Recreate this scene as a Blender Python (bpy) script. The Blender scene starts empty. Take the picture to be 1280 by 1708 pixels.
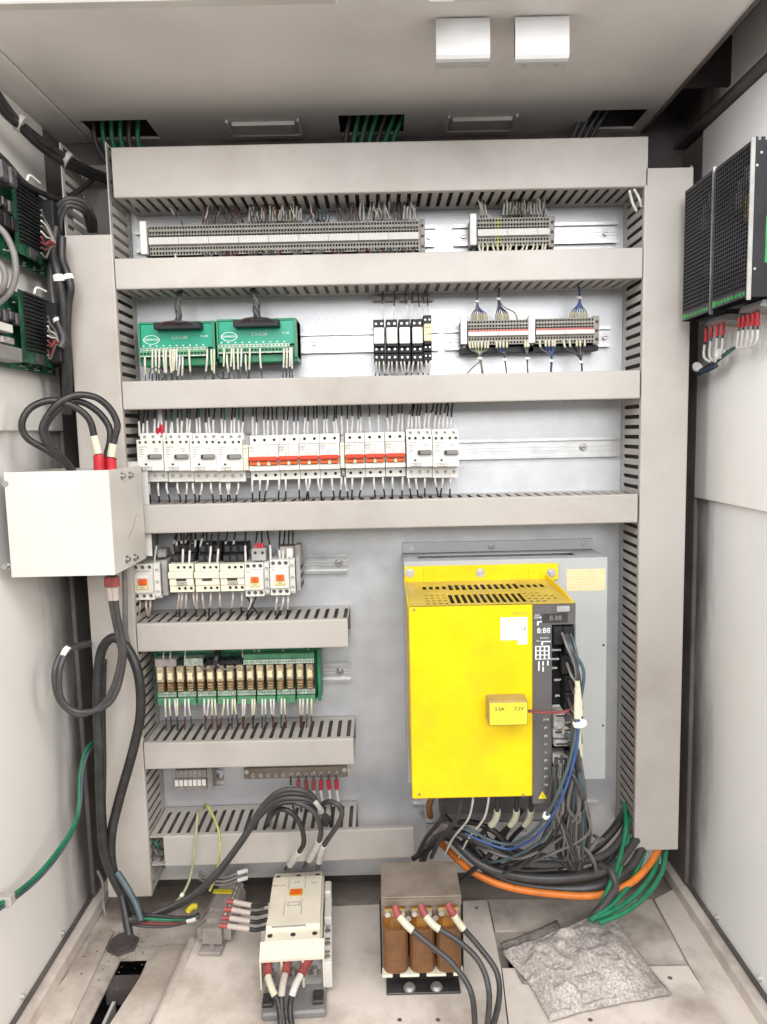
import bpy, math, random
from mathutils import Vector, Matrix
random.seed(7)
R = math.radians
scene = bpy.context.scene
col = scene.collection
# ------------------------------------------------------------------ camera, world, lights, exposure
F_PX, PITCH, ROLL, YAW = 1218.0, 0.1090, -0.0222, 0.0035
cp, sp, cw, sw, cr, sr = (math.cos(PITCH), math.sin(PITCH), math.cos(YAW), math.sin(YAW), math.cos(ROLL), math.sin(ROLL))
FWD = Vector((sw * cp, cw * cp, -sp)); _r = Vector((cw, -sw, 0)); _u = _r.cross(FWD)
RIGHT = _r * cr + _u * sr; UP = -_r * sr + _u * cr
cam = bpy.data.objects.new('camera', bpy.data.cameras.new('camera')); col.objects.link(cam)
cam.data.sensor_fit = 'VERTICAL'; cam.data.sensor_height = 36.0; cam.data.lens = F_PX / 1708 * 36.0
cam.data.clip_start = 0.01; cam.data.clip_end = 100
cam.matrix_world = Matrix(((RIGHT.x, UP.x, -FWD.x, 0), (RIGHT.y, UP.y, -FWD.y, 0), (RIGHT.z, UP.z, -FWD.z, 0), (0, 0, 0, 1)))
scene.camera = cam
world = bpy.data.worlds.new('World'); scene.world = world; world.use_nodes = True
bg = world.node_tree.nodes['Background']; bg.inputs[0].default_value = (1.0, 0.965, 0.93, 1); bg.inputs[1].default_value = 0.30
def area_light(name, loc, target, sx, sy, power, color):
    d = bpy.data.lights.new(name, 'AREA'); d.shape = 'RECTANGLE'; d.size = sx; d.size_y = sy; d.energy = power; d.color = color
    o = bpy.data.objects.new(name, d); col.objects.link(o); o.location = loc
    o.rotation_euler = (Vector(target) - Vector(loc)).to_track_quat('-Z', 'Y').to_euler(); return o
area_light('front_lamp', (0.0, -0.45, 1.32), (0.0, 1.2, 0.05), 2.2, 0.9, 50, (0.99, 0.985, 0.98))
area_light('rear_fill', (0.45, -1.65, 0.72), (0.1, 1.3, 0.3), 2.1, 0.75, 52, (0.985, 0.99, 1.0))  # unseen fill, added for the bright reflection on the upper mounting plate
area_light('left_fill', (-1.7, 0.0, 0.80), (0.55, 1.15, 0.0), 1.0, 1.4, 66, (0.92, 0.96, 1.0))  # unseen cool fill, added to brighten the right wall
area_light('right_fill', (1.7, 0.0, 0.65), (-0.55, 1.15, -0.15), 1.0, 1.4, 60, (1.0, 0.91, 0.83))  # unseen warm fill, added to brighten the left wall
scene.view_settings.view_transform = 'Standard'; scene.view_settings.look = 'None'
scene.view_settings.exposure = 0.0; scene.view_settings.gamma = 1.0

def at(px, py, Y=None, X=None, Z=None):
    d = FWD + RIGHT * ((px - 640) / F_PX) + UP * ((854 - py) / F_PX)
    t = Y / d.y if Y is not None else (X / d.x if X is not None else Z / d.z)
    return d * t
# ------------------------------------------------------------------ materials
M = {}
def mat(name, c, rough=0.5, metal=0.0, var=0.12, scale=18.0, bump=0.0, bscale=300.0, dirt=None, dscale=5.0, damt=0.5, spec=0.5, stretch=None, alpha=None, c2=None, dlo=0.5, dhi=0.78):
    m = bpy.data.materials.new(name); m.use_nodes = True; nt = m.node_tree; N = nt.nodes; L = nt.links
    b = N['Principled BSDF']; b.inputs['Roughness'].default_value = rough; b.inputs['Metallic'].default_value = metal
    b.inputs['Specular IOR Level'].default_value = spec
    tc = N.new('ShaderNodeTexCoord'); oi = N.new('ShaderNodeObjectInfo')
    mp = N.new('ShaderNodeMapping'); L.new(tc.outputs['Object'], mp.inputs[0])
    if stretch: mp.inputs['Scale'].default_value = stretch
    ml = N.new('ShaderNodeMath'); ml.operation = 'MULTIPLY'; ml.inputs[1].default_value = 37.0; L.new(oi.outputs['Random'], ml.inputs[0])
    n1 = N.new('ShaderNodeTexNoise'); n1.noise_dimensions = '4D'; n1.inputs['Scale'].default_value = scale; n1.inputs['Detail'].default_value = 6
    L.new(mp.outputs[0], n1.inputs['Vector']); L.new(ml.outputs[0], n1.inputs['W'])
    mx = N.new('ShaderNodeMix'); mx.data_type = 'RGBA'
    lo = c2 if c2 else tuple(x * (1 - var * 1.6) for x in c[:3]); hi = tuple(min(1, x * (1 + var * 0.8)) for x in c[:3])
    mx.inputs[6].default_value = (*lo, 1); mx.inputs[7].default_value = (*hi, 1)
    rp = N.new('ShaderNodeMapRange'); rp.inputs[1].default_value = 0.3; rp.inputs[2].default_value = 0.65
    L.new(n1.outputs[0], rp.inputs[0]); L.new(rp.outputs[0], mx.inputs[0]); out = mx.outputs[2]
    if dirt:
        n2 = N.new('ShaderNodeTexNoise'); n2.noise_dimensions = '4D'; n2.inputs['Scale'].default_value = dscale; n2.inputs['Detail'].default_value = 9; n2.inputs['Roughness'].default_value = 0.68
        L.new(mp.outputs[0], n2.inputs['Vector']); L.new(ml.outputs[0], n2.inputs['W'])
        r2 = N.new('ShaderNodeMapRange'); r2.inputs[1].default_value = dlo; r2.inputs[2].default_value = dhi; r2.inputs[4].default_value = damt
        L.new(n2.outputs[0], r2.inputs[0])
        m2 = N.new('ShaderNodeMix'); m2.data_type = 'RGBA'; m2.inputs[7].default_value = (*dirt, 1)
        L.new(out, m2.inputs[6]); L.new(r2.outputs[0], m2.inputs[0]); out = m2.outputs[2]
    L.new(out, b.inputs['Base Color'])
    rr = N.new('ShaderNodeMapRange'); rr.inputs[3].default_value = max(0.05, rough - 0.08); rr.inputs[4].default_value = min(1, rough + 0.1)
    L.new(n1.outputs[0], rr.inputs[0]); L.new(rr.outputs[0], b.inputs['Roughness'])
    if bump:
        n3 = N.new('ShaderNodeTexNoise'); n3.inputs['Scale'].default_value = bscale; n3.inputs['Detail'].default_value = 3
        L.new(mp.outputs[0], n3.inputs['Vector'])
        bp = N.new('ShaderNodeBump'); bp.inputs['Strength'].default_value = bump; bp.inputs['Distance'].default_value = 0.002
        L.new(n3.outputs[0], bp.inputs['Height']); L.new(bp.outputs[0], b.inputs['Normal'])
    if alpha is not None: b.inputs['Alpha'].default_value = alpha
    M[name] = m; return m
mat('panel_paint', (0.60, 0.575, 0.54), 0.42, var=0.06, scale=4, bump=0.05, bscale=600, dirt=(0.38, 0.32, 0.27), dscale=3.5, damt=0.45)
mat('wall_paint', (0.76, 0.745, 0.72), 0.45, var=0.05, scale=3, bump=0.05, bscale=600, dirt=(0.40, 0.33, 0.27), dscale=3.0, damt=0.4, stretch=(1, 1, 0.35))
mat('ceiling_paint', (0.68, 0.645, 0.62), 0.5, var=0.06, scale=5, bump=0.04, bscale=500, dirt=(0.30, 0.25, 0.23), dscale=3, damt=0.4)
mat('plate_metal', (0.58, 0.588, 0.605), 0.34, metal=0.42, var=0.05, scale=30, bump=0.25, bscale=420, spec=0.6, dirt=(0.42, 0.41, 0.42), dscale=3.0, damt=0.35)
mat('duct_plastic', (0.43, 0.40, 0.37), 0.5, var=0.06, scale=5, bump=0.05, bscale=700, dirt=(0.24, 0.19, 0.155), dscale=4.5, damt=0.5, dlo=.47, dhi=.74)
mat('duct_inner', (0.14, 0.125, 0.115), 0.6, var=0.15, scale=12)  # shade inside the open duct is put into this darker colour
mat('cover_paint', (0.47, 0.46, 0.45), 0.45, var=0.06, scale=9, bump=0.04, bscale=600, dirt=(0.32, 0.28, 0.25), dscale=8, damt=0.4)
mat('zinc', (0.62, 0.62, 0.62), 0.35, metal=0.7, var=0.08, scale=40, dirt=(0.4, 0.38, 0.36), dscale=14, damt=0.35)
mat('steel', (0.45, 0.44, 0.43), 0.32, metal=0.9, var=0.15, scale=60)
mat('dark_steel', (0.06, 0.055, 0.055), 0.45, metal=0.4, var=0.3, scale=30)
mat('white_plastic', (0.66, 0.645, 0.60), 0.38, var=0.05, scale=40, dirt=(0.42, 0.37, 0.31), dscale=25, damt=0.4)
mat('cream_plastic', (0.72, 0.69, 0.55), 0.4, var=0.05, scale=40, dirt=(0.45, 0.38, 0.28), dscale=25, damt=0.4)
mat('aged_plastic', (0.72, 0.66, 0.54), 0.42, var=0.05, scale=20, dirt=(0.42, 0.34, 0.26), dscale=18, damt=0.35)
mat('grey_plastic', (0.20, 0.195, 0.19), 0.45, var=0.12, scale=40)
mat('mid_plastic', (0.36, 0.345, 0.33), 0.5, var=0.12, scale=40, dirt=(0.2, 0.17, 0.15), dscale=30, damt=0.4)
mat('black_plastic', (0.014, 0.014, 0.016), 0.5, var=0.3, scale=40, spec=0.3)
mat('terminal_beige', (0.31, 0.29, 0.25), 0.5, var=0.12, scale=50, dirt=(0.15, 0.13, 0.11), dscale=40, damt=0.45)
mat('terminal_grey', (0.30, 0.27, 0.25), 0.55, var=0.15, scale=60, dirt=(0.42, 0.36, 0.31), dscale=30, damt=0.7)
mat('pocket', (0.030, 0.028, 0.027), 0.6, var=0.2, scale=90)
mat('tag_white', (0.80, 0.79, 0.74), 0.45, var=0.03, scale=60)
mat('print_dark', (0.05, 0.05, 0.05), 0.6, var=0.1)
mat('print_grey', (0.20, 0.19, 0.18), 0.6, var=0.1)
mat('print_white', (0.78, 0.8, 0.78), 0.6, var=0.05)
mat('red_plastic', (0.62, 0.055, 0.02), 0.35, var=0.1, scale=40)
mat('orange_plastic', (0.75, 0.13, 0.015), 0.35, var=0.1, scale=40)
mat('red_boot', (0.48, 0.018, 0.03), 0.35, var=0.15, scale=60)
mat('dull_boot', (0.30, 0.06, 0.055), 0.5, var=0.2, scale=60)
mat('red_stripe', (0.50, 0.10, 0.09), 0.45, var=0.1, scale=60)
mat('pcb_green', (0.005, 0.27, 0.165), 0.32, var=0.06, scale=12)
mat('tray_green', (0.015, 0.19, 0.085), 0.4, var=0.15, scale=30)
mat('terminal_green', (0.07, 0.23, 0.115), 0.42, var=0.2, scale=80)
mat('dark_pcb', (0.010, 0.075, 0.036), 0.4, var=0.5, scale=60)
mat('solder', (0.40, 0.46, 0.40), 0.35, metal=0.3, var=0.25, scale=200)
mat('relay_case', (0.36, 0.29, 0.19), 0.18, var=0.35, scale=160, spec=0.7)
mat('relay_base', (0.16, 0.085, 0.035), 0.35, var=0.4, scale=120)
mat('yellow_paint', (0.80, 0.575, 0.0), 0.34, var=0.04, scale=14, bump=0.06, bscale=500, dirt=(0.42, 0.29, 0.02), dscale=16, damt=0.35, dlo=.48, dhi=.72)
mat('yellow_shade', (0.62, 0.44, 0.06), 0.45, var=0.12, scale=14, dirt=(0.25, 0.16, 0.05), dscale=22, damt=0.6)  # darker copy of the yellow, holds shade on drive top and sides
mat('drive_grey', (0.105, 0.098, 0.096), 0.45, var=0.08, scale=20)
mat('heatsink_grey', (0.46, 0.475, 0.48), 0.42, metal=0.1, var=0.05, scale=8, dirt=(0.3, 0.28, 0.27), dscale=8, damt=0.4)
mat('label_paper', (0.80, 0.78, 0.74), 0.6, var=0.06, scale=120)
mat('label_yellow', (0.76, 0.62, 0.03), 0.55, var=0.08, scale=90)
mat('cream_paper', (0.72, 0.64, 0.40), 0.65, var=0.12, scale=80, dirt=(0.50, 0.42, 0.24), dscale=90, damt=0.6)
mat('brown_case', (0.36, 0.25, 0.09), 0.5, var=0.12, scale=50, dirt=(0.2, 0.13, 0.06), dscale=30, damt=0.5)
mat('connector_grey', (0.34, 0.32, 0.30), 0.5, var=0.3, scale=120)
mat('psu_navy', (0.014, 0.014, 0.018), 0.38, var=0.2, scale=30, metal=0.2)
mat('psu_inside', (0.05, 0.05, 0.055), 0.4, var=0.6, scale=90)
mat('green_label', (0.02, 0.30, 0.05), 0.4, var=0.2, scale=80)
mat('yellow_coil', (0.7, 0.55, 0.06), 0.4, var=0.1, scale=80)
mat('core_iron', (0.25, 0.205, 0.165), 0.55, metal=0.1, var=0.12, scale=30, dirt=(0.15, 0.11, 0.08), dscale=16, damt=0.6, dlo=.46, dhi=.66)
mat('coil_copper', (0.215, 0.098, 0.036), 0.42, metal=0.1, var=0.14, scale=60, dirt=(0.13, 0.065, 0.03), dscale=22, damt=0.5, spec=0.6)
mat('coil_amber', (0.33, 0.14, 0.018), 0.3, var=0.35, scale=40, spec=0.7, dirt=(0.15, 0.07, 0.02), dscale=30, damt=.5)
mat('felt', (0.51, 0.455, 0.42), 0.95, var=0.30, scale=260, bump=0.9, bscale=420, dirt=(0.17, 0.125, 0.115), dscale=7, damt=0.7, dlo=.48, dhi=.68)
mat('felt_old', (0.26, 0.22, 0.20), 0.95, var=0.25, scale=140, bump=0.8, bscale=380)
mat('floor_paint', (0.66, 0.59, 0.53), 0.5, var=0.08, scale=6, bump=0.08, bscale=300, dirt=(0.24, 0.185, 0.145), dscale=6.5, damt=0.7, dlo=.47, dhi=.68)
mat('floor_dusty', (0.58, 0.515, 0.455), 0.7, var=0.14, scale=9, bump=0.15, bscale=220, dirt=(0.15, 0.12, 0.10), dscale=7, damt=0.8, dlo=.45, dhi=.66)
mat('post_gap_shade', (0.19, 0.17, 0.16), 0.55, var=0.2, scale=12, dirt=(0.07, 0.055, 0.05), dscale=7, damt=0.7, dlo=.45, dhi=.68)  # dark colour stands in for the shaded gap at the rear corners
mat('dark_void', (0.045, 0.04, 0.04), 0.7, var=0.3, scale=20)  # near-black colour holds the darkness of the hollow spaces
mat('frame_dark', (0.10, 0.083, 0.08), 0.55, var=0.3, scale=12, dirt=(0.04, 0.032, 0.032), dscale=9, damt=0.7)
mat('ground_concrete', (0.24, 0.235, 0.225), 0.8, var=0.15, scale=4, bump=0.2, bscale=60)
mat('dirt_brown', (0.20, 0.15, 0.11), 0.9, var=0.4, scale=60, bump=0.6, bscale=200)
def cable_mat(n, c, rough=0.42, var=0.18): mat(n, c, rough, var=var, scale=50, dirt=tuple(min(1, x * 0.7 + 0.06) for x in c), dscale=55, damt=0.35, dlo=.48, dhi=.68)
cable_mat('cable_black', (0.018, 0.017, 0.017)); cable_mat('cable_charcoal', (0.045, 0.042, 0.042)); cable_mat('cable_grey', (0.15, 0.14, 0.135))
cable_mat('cable_slate', (0.055, 0.085, 0.10)); cable_mat('cable_blue', (0.03, 0.075, 0.22)); cable_mat('cable_white', (0.62, 0.60, 0.55))
cable_mat('cable_green', (0.006, 0.16, 0.072)); cable_mat('cable_orange', (0.62, 0.165, 0.016)); cable_mat('cable_lime', (0.36, 0.36, 0.10)); cable_mat('cable_olive', (0.30, 0.31, 0.17))
cable_mat('cable_maroon', (0.13, 0.03, 0.028)); cable_mat('cable_red', (0.30, 0.045, 0.05))
def sleeve_mat(name, c):
    m = mat(name, c, 0.45, var=0.05, scale=80); nt = m.node_tree; N = nt.nodes; L = nt.links
    b = N['Principled BSDF']; src = b.inputs['Base Color'].links[0].from_socket
    n = N.new('ShaderNodeTexNoise'); n.inputs['Scale'].default_value = 900; n.inputs['Detail'].default_value = 1
    tc = [x for x in N if x.type == 'TEX_COORD'][0]; L.new(tc.outputs['Object'], n.inputs['Vector'])
    r = N.new('ShaderNodeMapRange'); r.inputs[1].default_value = 0.60; r.inputs[2].default_value = 0.70; r.inputs[4].default_value = 0.55; L.new(n.outputs[0], r.inputs[0])
    x = N.new('ShaderNodeMix'); x.data_type = 'RGBA'; x.inputs[7].default_value = (0.25, 0.24, 0.22, 1)
    L.new(src, x.inputs[6]); L.new(r.outputs[0], x.inputs[0]); L.new(x.outputs[2], b.inputs['Base Color'])
sleeve_mat('sleeve_white', (0.58, 0.56, 0.53)); sleeve_mat('sleeve_cream', (0.60, 0.57, 0.43)); sleeve_mat('sleeve_pink', (0.47, 0.40, 0.36))
def print_mat(name, c, ink, sx, sz, thr=0.52):      # paper with rows of small illegible print
    m = mat(name, c, 0.55, var=0.04, scale=60); nt = m.node_tree; N = nt.nodes; L = nt.links
    b = N['Principled BSDF']; src = b.inputs['Base Color'].links[0].from_socket
    tc = [x for x in N if x.type == 'TEX_COORD'][0]
    mp = N.new('ShaderNodeMapping'); mp.inputs['Scale'].default_value = (sx, 1, sz); L.new(tc.outputs['Object'], mp.inputs[0])
    v = N.new('ShaderNodeTexNoise'); v.inputs['Scale'].default_value = 1.0; v.inputs['Detail'].default_value = 2; L.new(mp.outputs[0], v.inputs['Vector'])
    r = N.new('ShaderNodeMapRange'); r.inputs[1].default_value = thr; r.inputs[2].default_value = thr + 0.06; L.new(v.outputs[0], r.inputs[0])
    sx_ = N.new('ShaderNodeSeparateXYZ'); L.new(tc.outputs['Object'], sx_.inputs[0])
    ms = N.new('ShaderNodeMath'); ms.operation = 'MULTIPLY'; ms.inputs[1].default_value = sz * 0.9; L.new(sx_.outputs[2], ms.inputs[0])
    si = N.new('ShaderNodeMath'); si.operation = 'SINE'; L.new(ms.outputs[0], si.inputs[0])
    gt = N.new('ShaderNodeMath'); gt.operation = 'GREATER_THAN'; gt.inputs[1].default_value = 0.1; L.new(si.outputs[0], gt.inputs[0])
    mu = N.new('ShaderNodeMath'); mu.operation = 'MULTIPLY'; L.new(gt.outputs[0], mu.inputs[0]); L.new(r.outputs[0], mu.inputs[1])
    x = N.new('ShaderNodeMix'); x.data_type = 'RGBA'; x.inputs[7].default_value = (*ink, 1)
    L.new(src, x.inputs[6]); L.new(mu.outputs[0], x.inputs[0]); L.new(x.outputs[2], b.inputs['Base Color'])
print_mat('print_paper', (0.80, 0.78, 0.74), (0.40, 0.38, 0.38), 420, 2200)
print_mat('print_yellow', (0.74, 0.62, 0.04), (0.30, 0.24, 0.03), 500, 1900, 0.53)
print_mat('print_cream', (0.70, 0.62, 0.38), (0.48, 0.40, 0.20), 600, 1600, 0.5)
def grime(name, src, y0, y1, c, amt, z0=None, z1=None):        # a painted sheet with old grime along its rear edge, on walls also shade
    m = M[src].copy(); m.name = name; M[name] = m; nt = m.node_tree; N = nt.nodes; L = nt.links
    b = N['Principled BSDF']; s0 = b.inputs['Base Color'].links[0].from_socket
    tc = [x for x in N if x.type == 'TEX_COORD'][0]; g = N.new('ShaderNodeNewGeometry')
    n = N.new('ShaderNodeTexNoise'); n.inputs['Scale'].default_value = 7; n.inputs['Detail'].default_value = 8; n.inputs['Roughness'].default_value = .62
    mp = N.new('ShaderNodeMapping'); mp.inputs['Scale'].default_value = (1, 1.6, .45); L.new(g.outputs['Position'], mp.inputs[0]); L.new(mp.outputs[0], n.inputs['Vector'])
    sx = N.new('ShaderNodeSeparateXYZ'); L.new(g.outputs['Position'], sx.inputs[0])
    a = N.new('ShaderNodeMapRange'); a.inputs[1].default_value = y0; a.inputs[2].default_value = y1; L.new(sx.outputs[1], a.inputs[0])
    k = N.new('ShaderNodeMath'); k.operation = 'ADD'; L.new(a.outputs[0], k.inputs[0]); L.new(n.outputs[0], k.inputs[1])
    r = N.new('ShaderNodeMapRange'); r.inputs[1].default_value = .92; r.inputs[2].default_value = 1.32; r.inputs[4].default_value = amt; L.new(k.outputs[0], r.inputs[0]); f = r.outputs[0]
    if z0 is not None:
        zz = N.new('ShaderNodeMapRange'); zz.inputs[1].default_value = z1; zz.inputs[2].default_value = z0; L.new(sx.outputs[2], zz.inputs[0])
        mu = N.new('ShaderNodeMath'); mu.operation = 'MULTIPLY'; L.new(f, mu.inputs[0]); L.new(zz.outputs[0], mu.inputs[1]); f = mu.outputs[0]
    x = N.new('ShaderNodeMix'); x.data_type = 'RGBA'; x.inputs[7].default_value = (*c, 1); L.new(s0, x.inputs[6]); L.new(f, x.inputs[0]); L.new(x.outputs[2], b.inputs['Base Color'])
grime('wall_grime_shade', 'wall_paint', 1.09, 1.33, (0.11, 0.088, 0.075), .92)  # smears plus the broad shading by the rear corners, both in colour
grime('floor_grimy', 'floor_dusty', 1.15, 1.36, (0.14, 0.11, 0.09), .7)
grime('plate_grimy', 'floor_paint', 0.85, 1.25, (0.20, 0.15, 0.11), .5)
# ------------------------------------------------------------------ mesh helpers
ORG = {}
class MB:
    def __init__(s): s.v = []; s.f = []; s.m = []; s.sm = []
    def add(s, vs, fs, m=0, smooth=False):
        b = len(s.v); s.v += [tuple(v) for v in vs]
        for f in fs: s.f.append(tuple(i + b for i in f)); s.m.append(m); s.sm.append(smooth)
        return s
    def box(s, x0, x1, y0, y1, z0, z1, m=0, c=0.0):
        if c <= 0 or min(x1 - x0, y1 - y0, z1 - z0) < 2.2 * c:
            return s.add([(x0,y0,z0),(x1,y0,z0),(x1,y1,z0),(x0,y1,z0),(x0,y0,z1),(x1,y0,z1),(x1,y1,z1),(x0,y1,z1)],
                         [(0,3,2,1),(4,5,6,7),(0,1,5,4),(1,2,6,5),(2,3,7,6),(3,0,4,7)], m)
        vs = []; idx = {}
        X = (x0, x1); Y = (y0, y1); Z = (z0, z1); sg = (1, -1)
        for i in (0, 1):
            for j in (0, 1):
                for k in (0, 1):
                    for a in range(3):
                        p = [X[i] + sg[i] * c, Y[j] + sg[j] * c, Z[k] + sg[k] * c]; p[a] = (X[i], Y[j], Z[k])[a]
                        idx[i, j, k, a] = len(vs); vs.append(p)
        fs = []
        for i in (0, 1):
            q = [idx[i,0,0,0], idx[i,1,0,0], idx[i,1,1,0], idx[i,0,1,0]]; fs.append(q if i else q[::-1])
            q = [idx[0,i,0,1], idx[0,i,1,1], idx[1,i,1,1], idx[1,i,0,1]]; fs.append(q if i else q[::-1])
            q = [idx[0,0,i,2], idx[1,0,i,2], idx[1,1,i,2], idx[0,1,i,2]]; fs.append(q if i else q[::-1])
        def edge(a, b, k0, k1, flip):
            q = [idx[(*k0, a)], idx[(*k1, a)], idx[(*k1, b)], idx[(*k0, b)]]; fs.append(q[::-1] if flip else q)
        for i in (0, 1):
            for j in (0, 1):
                edge(0, 1, (i, j, 0), (i, j, 1), (i + j) % 2 == 0)
                edge(0, 2, (i, 0, j), (i, 1, j), (i + j) % 2 == 1)
                edge(1, 2, (0, i, j), (1, i, j), (i + j) % 2 == 0)
        for i in (0, 1):
            for j in (0, 1):
                for k in (0, 1):
                    q = [idx[i,j,k,0], idx[i,j,k,1], idx[i,j,k,2]]; fs.append(q if (i + j + k) % 2 else q[::-1])
        return s.add(vs, fs, m)
    def prism(s, poly, axis, a, b, m=0):        # poly: 2-D outline of the other two axes in cyclic order
        n = len(poly)
        def P(p, t): return {'x': (t, p[0], p[1]), 'y': (p[0], t, p[1]), 'z': (p[0], p[1], t)}[axis]
        vs = [P(p, a) for p in poly] + [P(p, b) for p in poly]
        fs = [tuple(range(n - 1, -1, -1)), tuple(range(n, 2 * n))] + [(i, (i + 1) % n, n + (i + 1) % n, n + i) for i in range(n)]
        return s.add(vs, fs, m)
    def tube(s, pts, r, n=8, m=0, caps=True, r2=None):
        pts = [Vector(p) for p in pts]; k = len(pts); vs = []; fs = []
        t0 = (pts[1] - pts[0]).normalized(); ref = Vector((0, 0, 1)) if abs(t0.z) < 0.9 else Vector((1, 0, 0))
        u = t0.cross(ref).normalized()
        for i, p in enumerate(pts):
            t = (pts[min(i + 1, k - 1)] - pts[max(i - 1, 0)])
            t = t.normalized() if t.length > 1e-9 else t0
            u = (u - t * u.dot(t)).normalized(); w = t.cross(u)
            rr = r if r2 is None else r + (r2 - r) * i / (k - 1)
            for j in range(n):
                a = 2 * math.pi * j / n; vs.append(p + (u * math.cos(a) + w * math.sin(a)) * rr)
        for i in range(k - 1):
            for j in range(n):
                a, b = i * n + j, i * n + (j + 1) % n; fs.append((a, b, b + n, a + n))
        s.add(vs, fs, m, True)
        if caps: s.add([vs[j] for j in range(n)], [tuple(range(n - 1, -1, -1))], m); s.add(vs[-n:], [tuple(range(n))], m)
        return s
    def cyl(s, p0, p1, r, n=10, m=0, r2=None): return s.tube([p0, p1], r, n, m, True, r2)
    def holes(s, x0, x1, z0, z1, y, nx, nz, r, depth, m=0, mh=1, sq=False, nseg=8, bottom=True, mw=None):
        # a front (facing -y) sheet cut by nx x nz round or square pockets of real depth
        dx = (x1 - x0) / nx; dz = (z1 - z0) / nz
        for i in range(nx):
            for j in range(nz):
                s.cell(x0 + i * dx, x0 + (i + 1) * dx, z0 + j * dz, z0 + (j + 1) * dz, y, r, depth, m, mh, sq, bottom, mw)
        return s
    def cell(s, x0, x1, z0, z1, y, r, depth, m=0, mh=1, sq=False, bottom=True, mw=None, cx=None, cz=None):
        cx = (x0 + x1) / 2 if cx is None else cx; cz = (z0 + z1) / 2 if cz is None else cz
        outer = [(x0, z0), (cx, z0), (x1, z0), (x1, cz), (x1, z1), (cx, z1), (x0, z1), (x0, cz)]
        rx, rz = r if isinstance(r, tuple) else (r, r)
        k = 1.0 if sq else 0.7071
        q, p = rx * k, rz * k
        inner = [(cx - q, cz - p), (cx, cz - rz), (cx + q, cz - p), (cx + rx, cz), (cx + q, cz + p), (cx, cz + rz), (cx - q, cz + p), (cx - rx, cz)]
        vs = [(a, y, b) for a, b in outer] + [(a, y, b) for a, b in inner] + [(a, y + depth, b) for a, b in inner]
        fs = [(i, (i + 1) % 8, 8 + (i + 1) % 8, 8 + i) for i in range(8)]
        s.add(vs, fs, m)
        s.add(vs, [(8 + i, 8 + (i + 1) % 8, 16 + (i + 1) % 8, 16 + i) for i in range(8)], m if mw is None else mw)
        if bottom: s.add(vs[16:], [tuple(range(8))], mh)
    def map(s, f): s.v = [tuple(f(*v)) for v in s.v]; return s
    def build(s, name, mats, parent=None, loc=None, link=True):
        o0 = Vector(loc) if loc is not None else (ORG.get(parent.name, Vector()) if parent else Vector())
        me = bpy.data.meshes.new(name)
        me.from_pydata([(v[0] - o0.x, v[1] - o0.y, v[2] - o0.z) for v in s.v], [], s.f)
        if not isinstance(mats, (list, tuple)): mats = [mats]
        for x in mats: me.materials.append(M[x])
        me.polygons.foreach_set('material_index', s.m); me.polygons.foreach_set('use_smooth', s.sm); me.update()
        o = bpy.data.objects.new(name, me); col.objects.link(o)
        if parent: o.parent = parent; ORG[o.name] = ORG.get(parent.name, Vector())
        else: o.location = o0; ORG[o.name] = o0
        return o
def tag(o, label, cat, group=None):
    o['label'] = label; o['category'] = cat
    if group: o['group'] = group
    return o
def thing(name, label, cat, loc=(0, 0, 0), group=None, local=False):
    o = bpy.data.objects.new(name, None); col.objects.link(o); o.location = loc; o.empty_display_size = 0.02
    ORG[o.name] = Vector() if local else Vector(loc)
    return tag(o, label, cat, group)
def put(src, parent, off):              # a further copy of a part, sharing its mesh
    c = src.copy(); col.objects.link(c); c.parent = parent; c.location = Vector(src.location) + Vector(off)
    for g in src.children:
        d = g.copy(); col.objects.link(d); d.parent = c
    return c
def dup(root, loc, label, rot=None):
    r = root.copy(); col.objects.link(r); r.location = loc; r['label'] = label
    if rot: r.rotation_euler = rot
    for ch in list(root.children):
        c = ch.copy(); col.objects.link(c); c.parent = r
        for g in ch.children:
            d = g.copy(); col.objects.link(d); d.parent = c
    return r
def text(s, size, x, y, z, mname, parent, name='lettering', align='CENTER', rot=(R(90), 0, 0)):
    cu = bpy.data.curves.new('t', 'FONT'); cu.body = s; cu.size = size; cu.align_x = align; cu.align_y = 'CENTER'; cu.extrude = 0.00015; cu.resolution_u = 2
    ob = bpy.data.objects.new('t', cu); me = bpy.data.meshes.new_from_object(ob)
    bpy.data.objects.remove(ob); bpy.data.curves.remove(cu)
    me.transform(Matrix.Translation(Vector((x, y, z)) - ORG.get(parent.name, Vector())) @ (Matrix.Rotation(rot[2], 4, 'Z') @ Matrix.Rotation(rot[0], 4, 'X')))
    me.materials.clear(); me.materials.append(M[mname]); me.name = name
    o = bpy.data.objects.new(name, me); col.objects.link(o); o.parent = parent; return o
def crom(pts, per=6):
    p = [Vector(q) for q in pts]
    if len(p) < 3: return [p[0].lerp(p[-1], i / per) for i in range(per + 1)]
    p = [p[0] * 2 - p[1]] + p + [p[-1] * 2 - p[-2]]; out = []
    for i in range(1, len(p) - 2):
        for k in range(per):
            t = k / per; a, b, c, d = p[i - 1], p[i], p[i + 1], p[i + 2]
            out.append(0.5 * (2 * b + (c - a) * t + (2 * a - 5 * b + 4 * c - d) * t * t + (3 * b - a - 3 * c + d) * t ** 3))
    out.append(p[-2]); return out
def cut(path, t0, t1):                  # the piece of a sampled path between two fractions of its length
    L = [0.0]
    for a, b in zip(path, path[1:]): L.append(L[-1] + (b - a).length)
    def pos(s):
        for i in range(len(path) - 1):
            if L[i + 1] >= s: 
                d = L[i + 1] - L[i]; return path[i].lerp(path[i + 1], (s - L[i]) / d if d > 1e-9 else 0)
        return path[-1]
    s0, s1 = t0 * L[-1], t1 * L[-1]
    return [pos(s0)] + [p for p, l in zip(path, L) if s0 + 1e-4 < l < s1 - 1e-4] + [pos(s1)]
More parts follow.
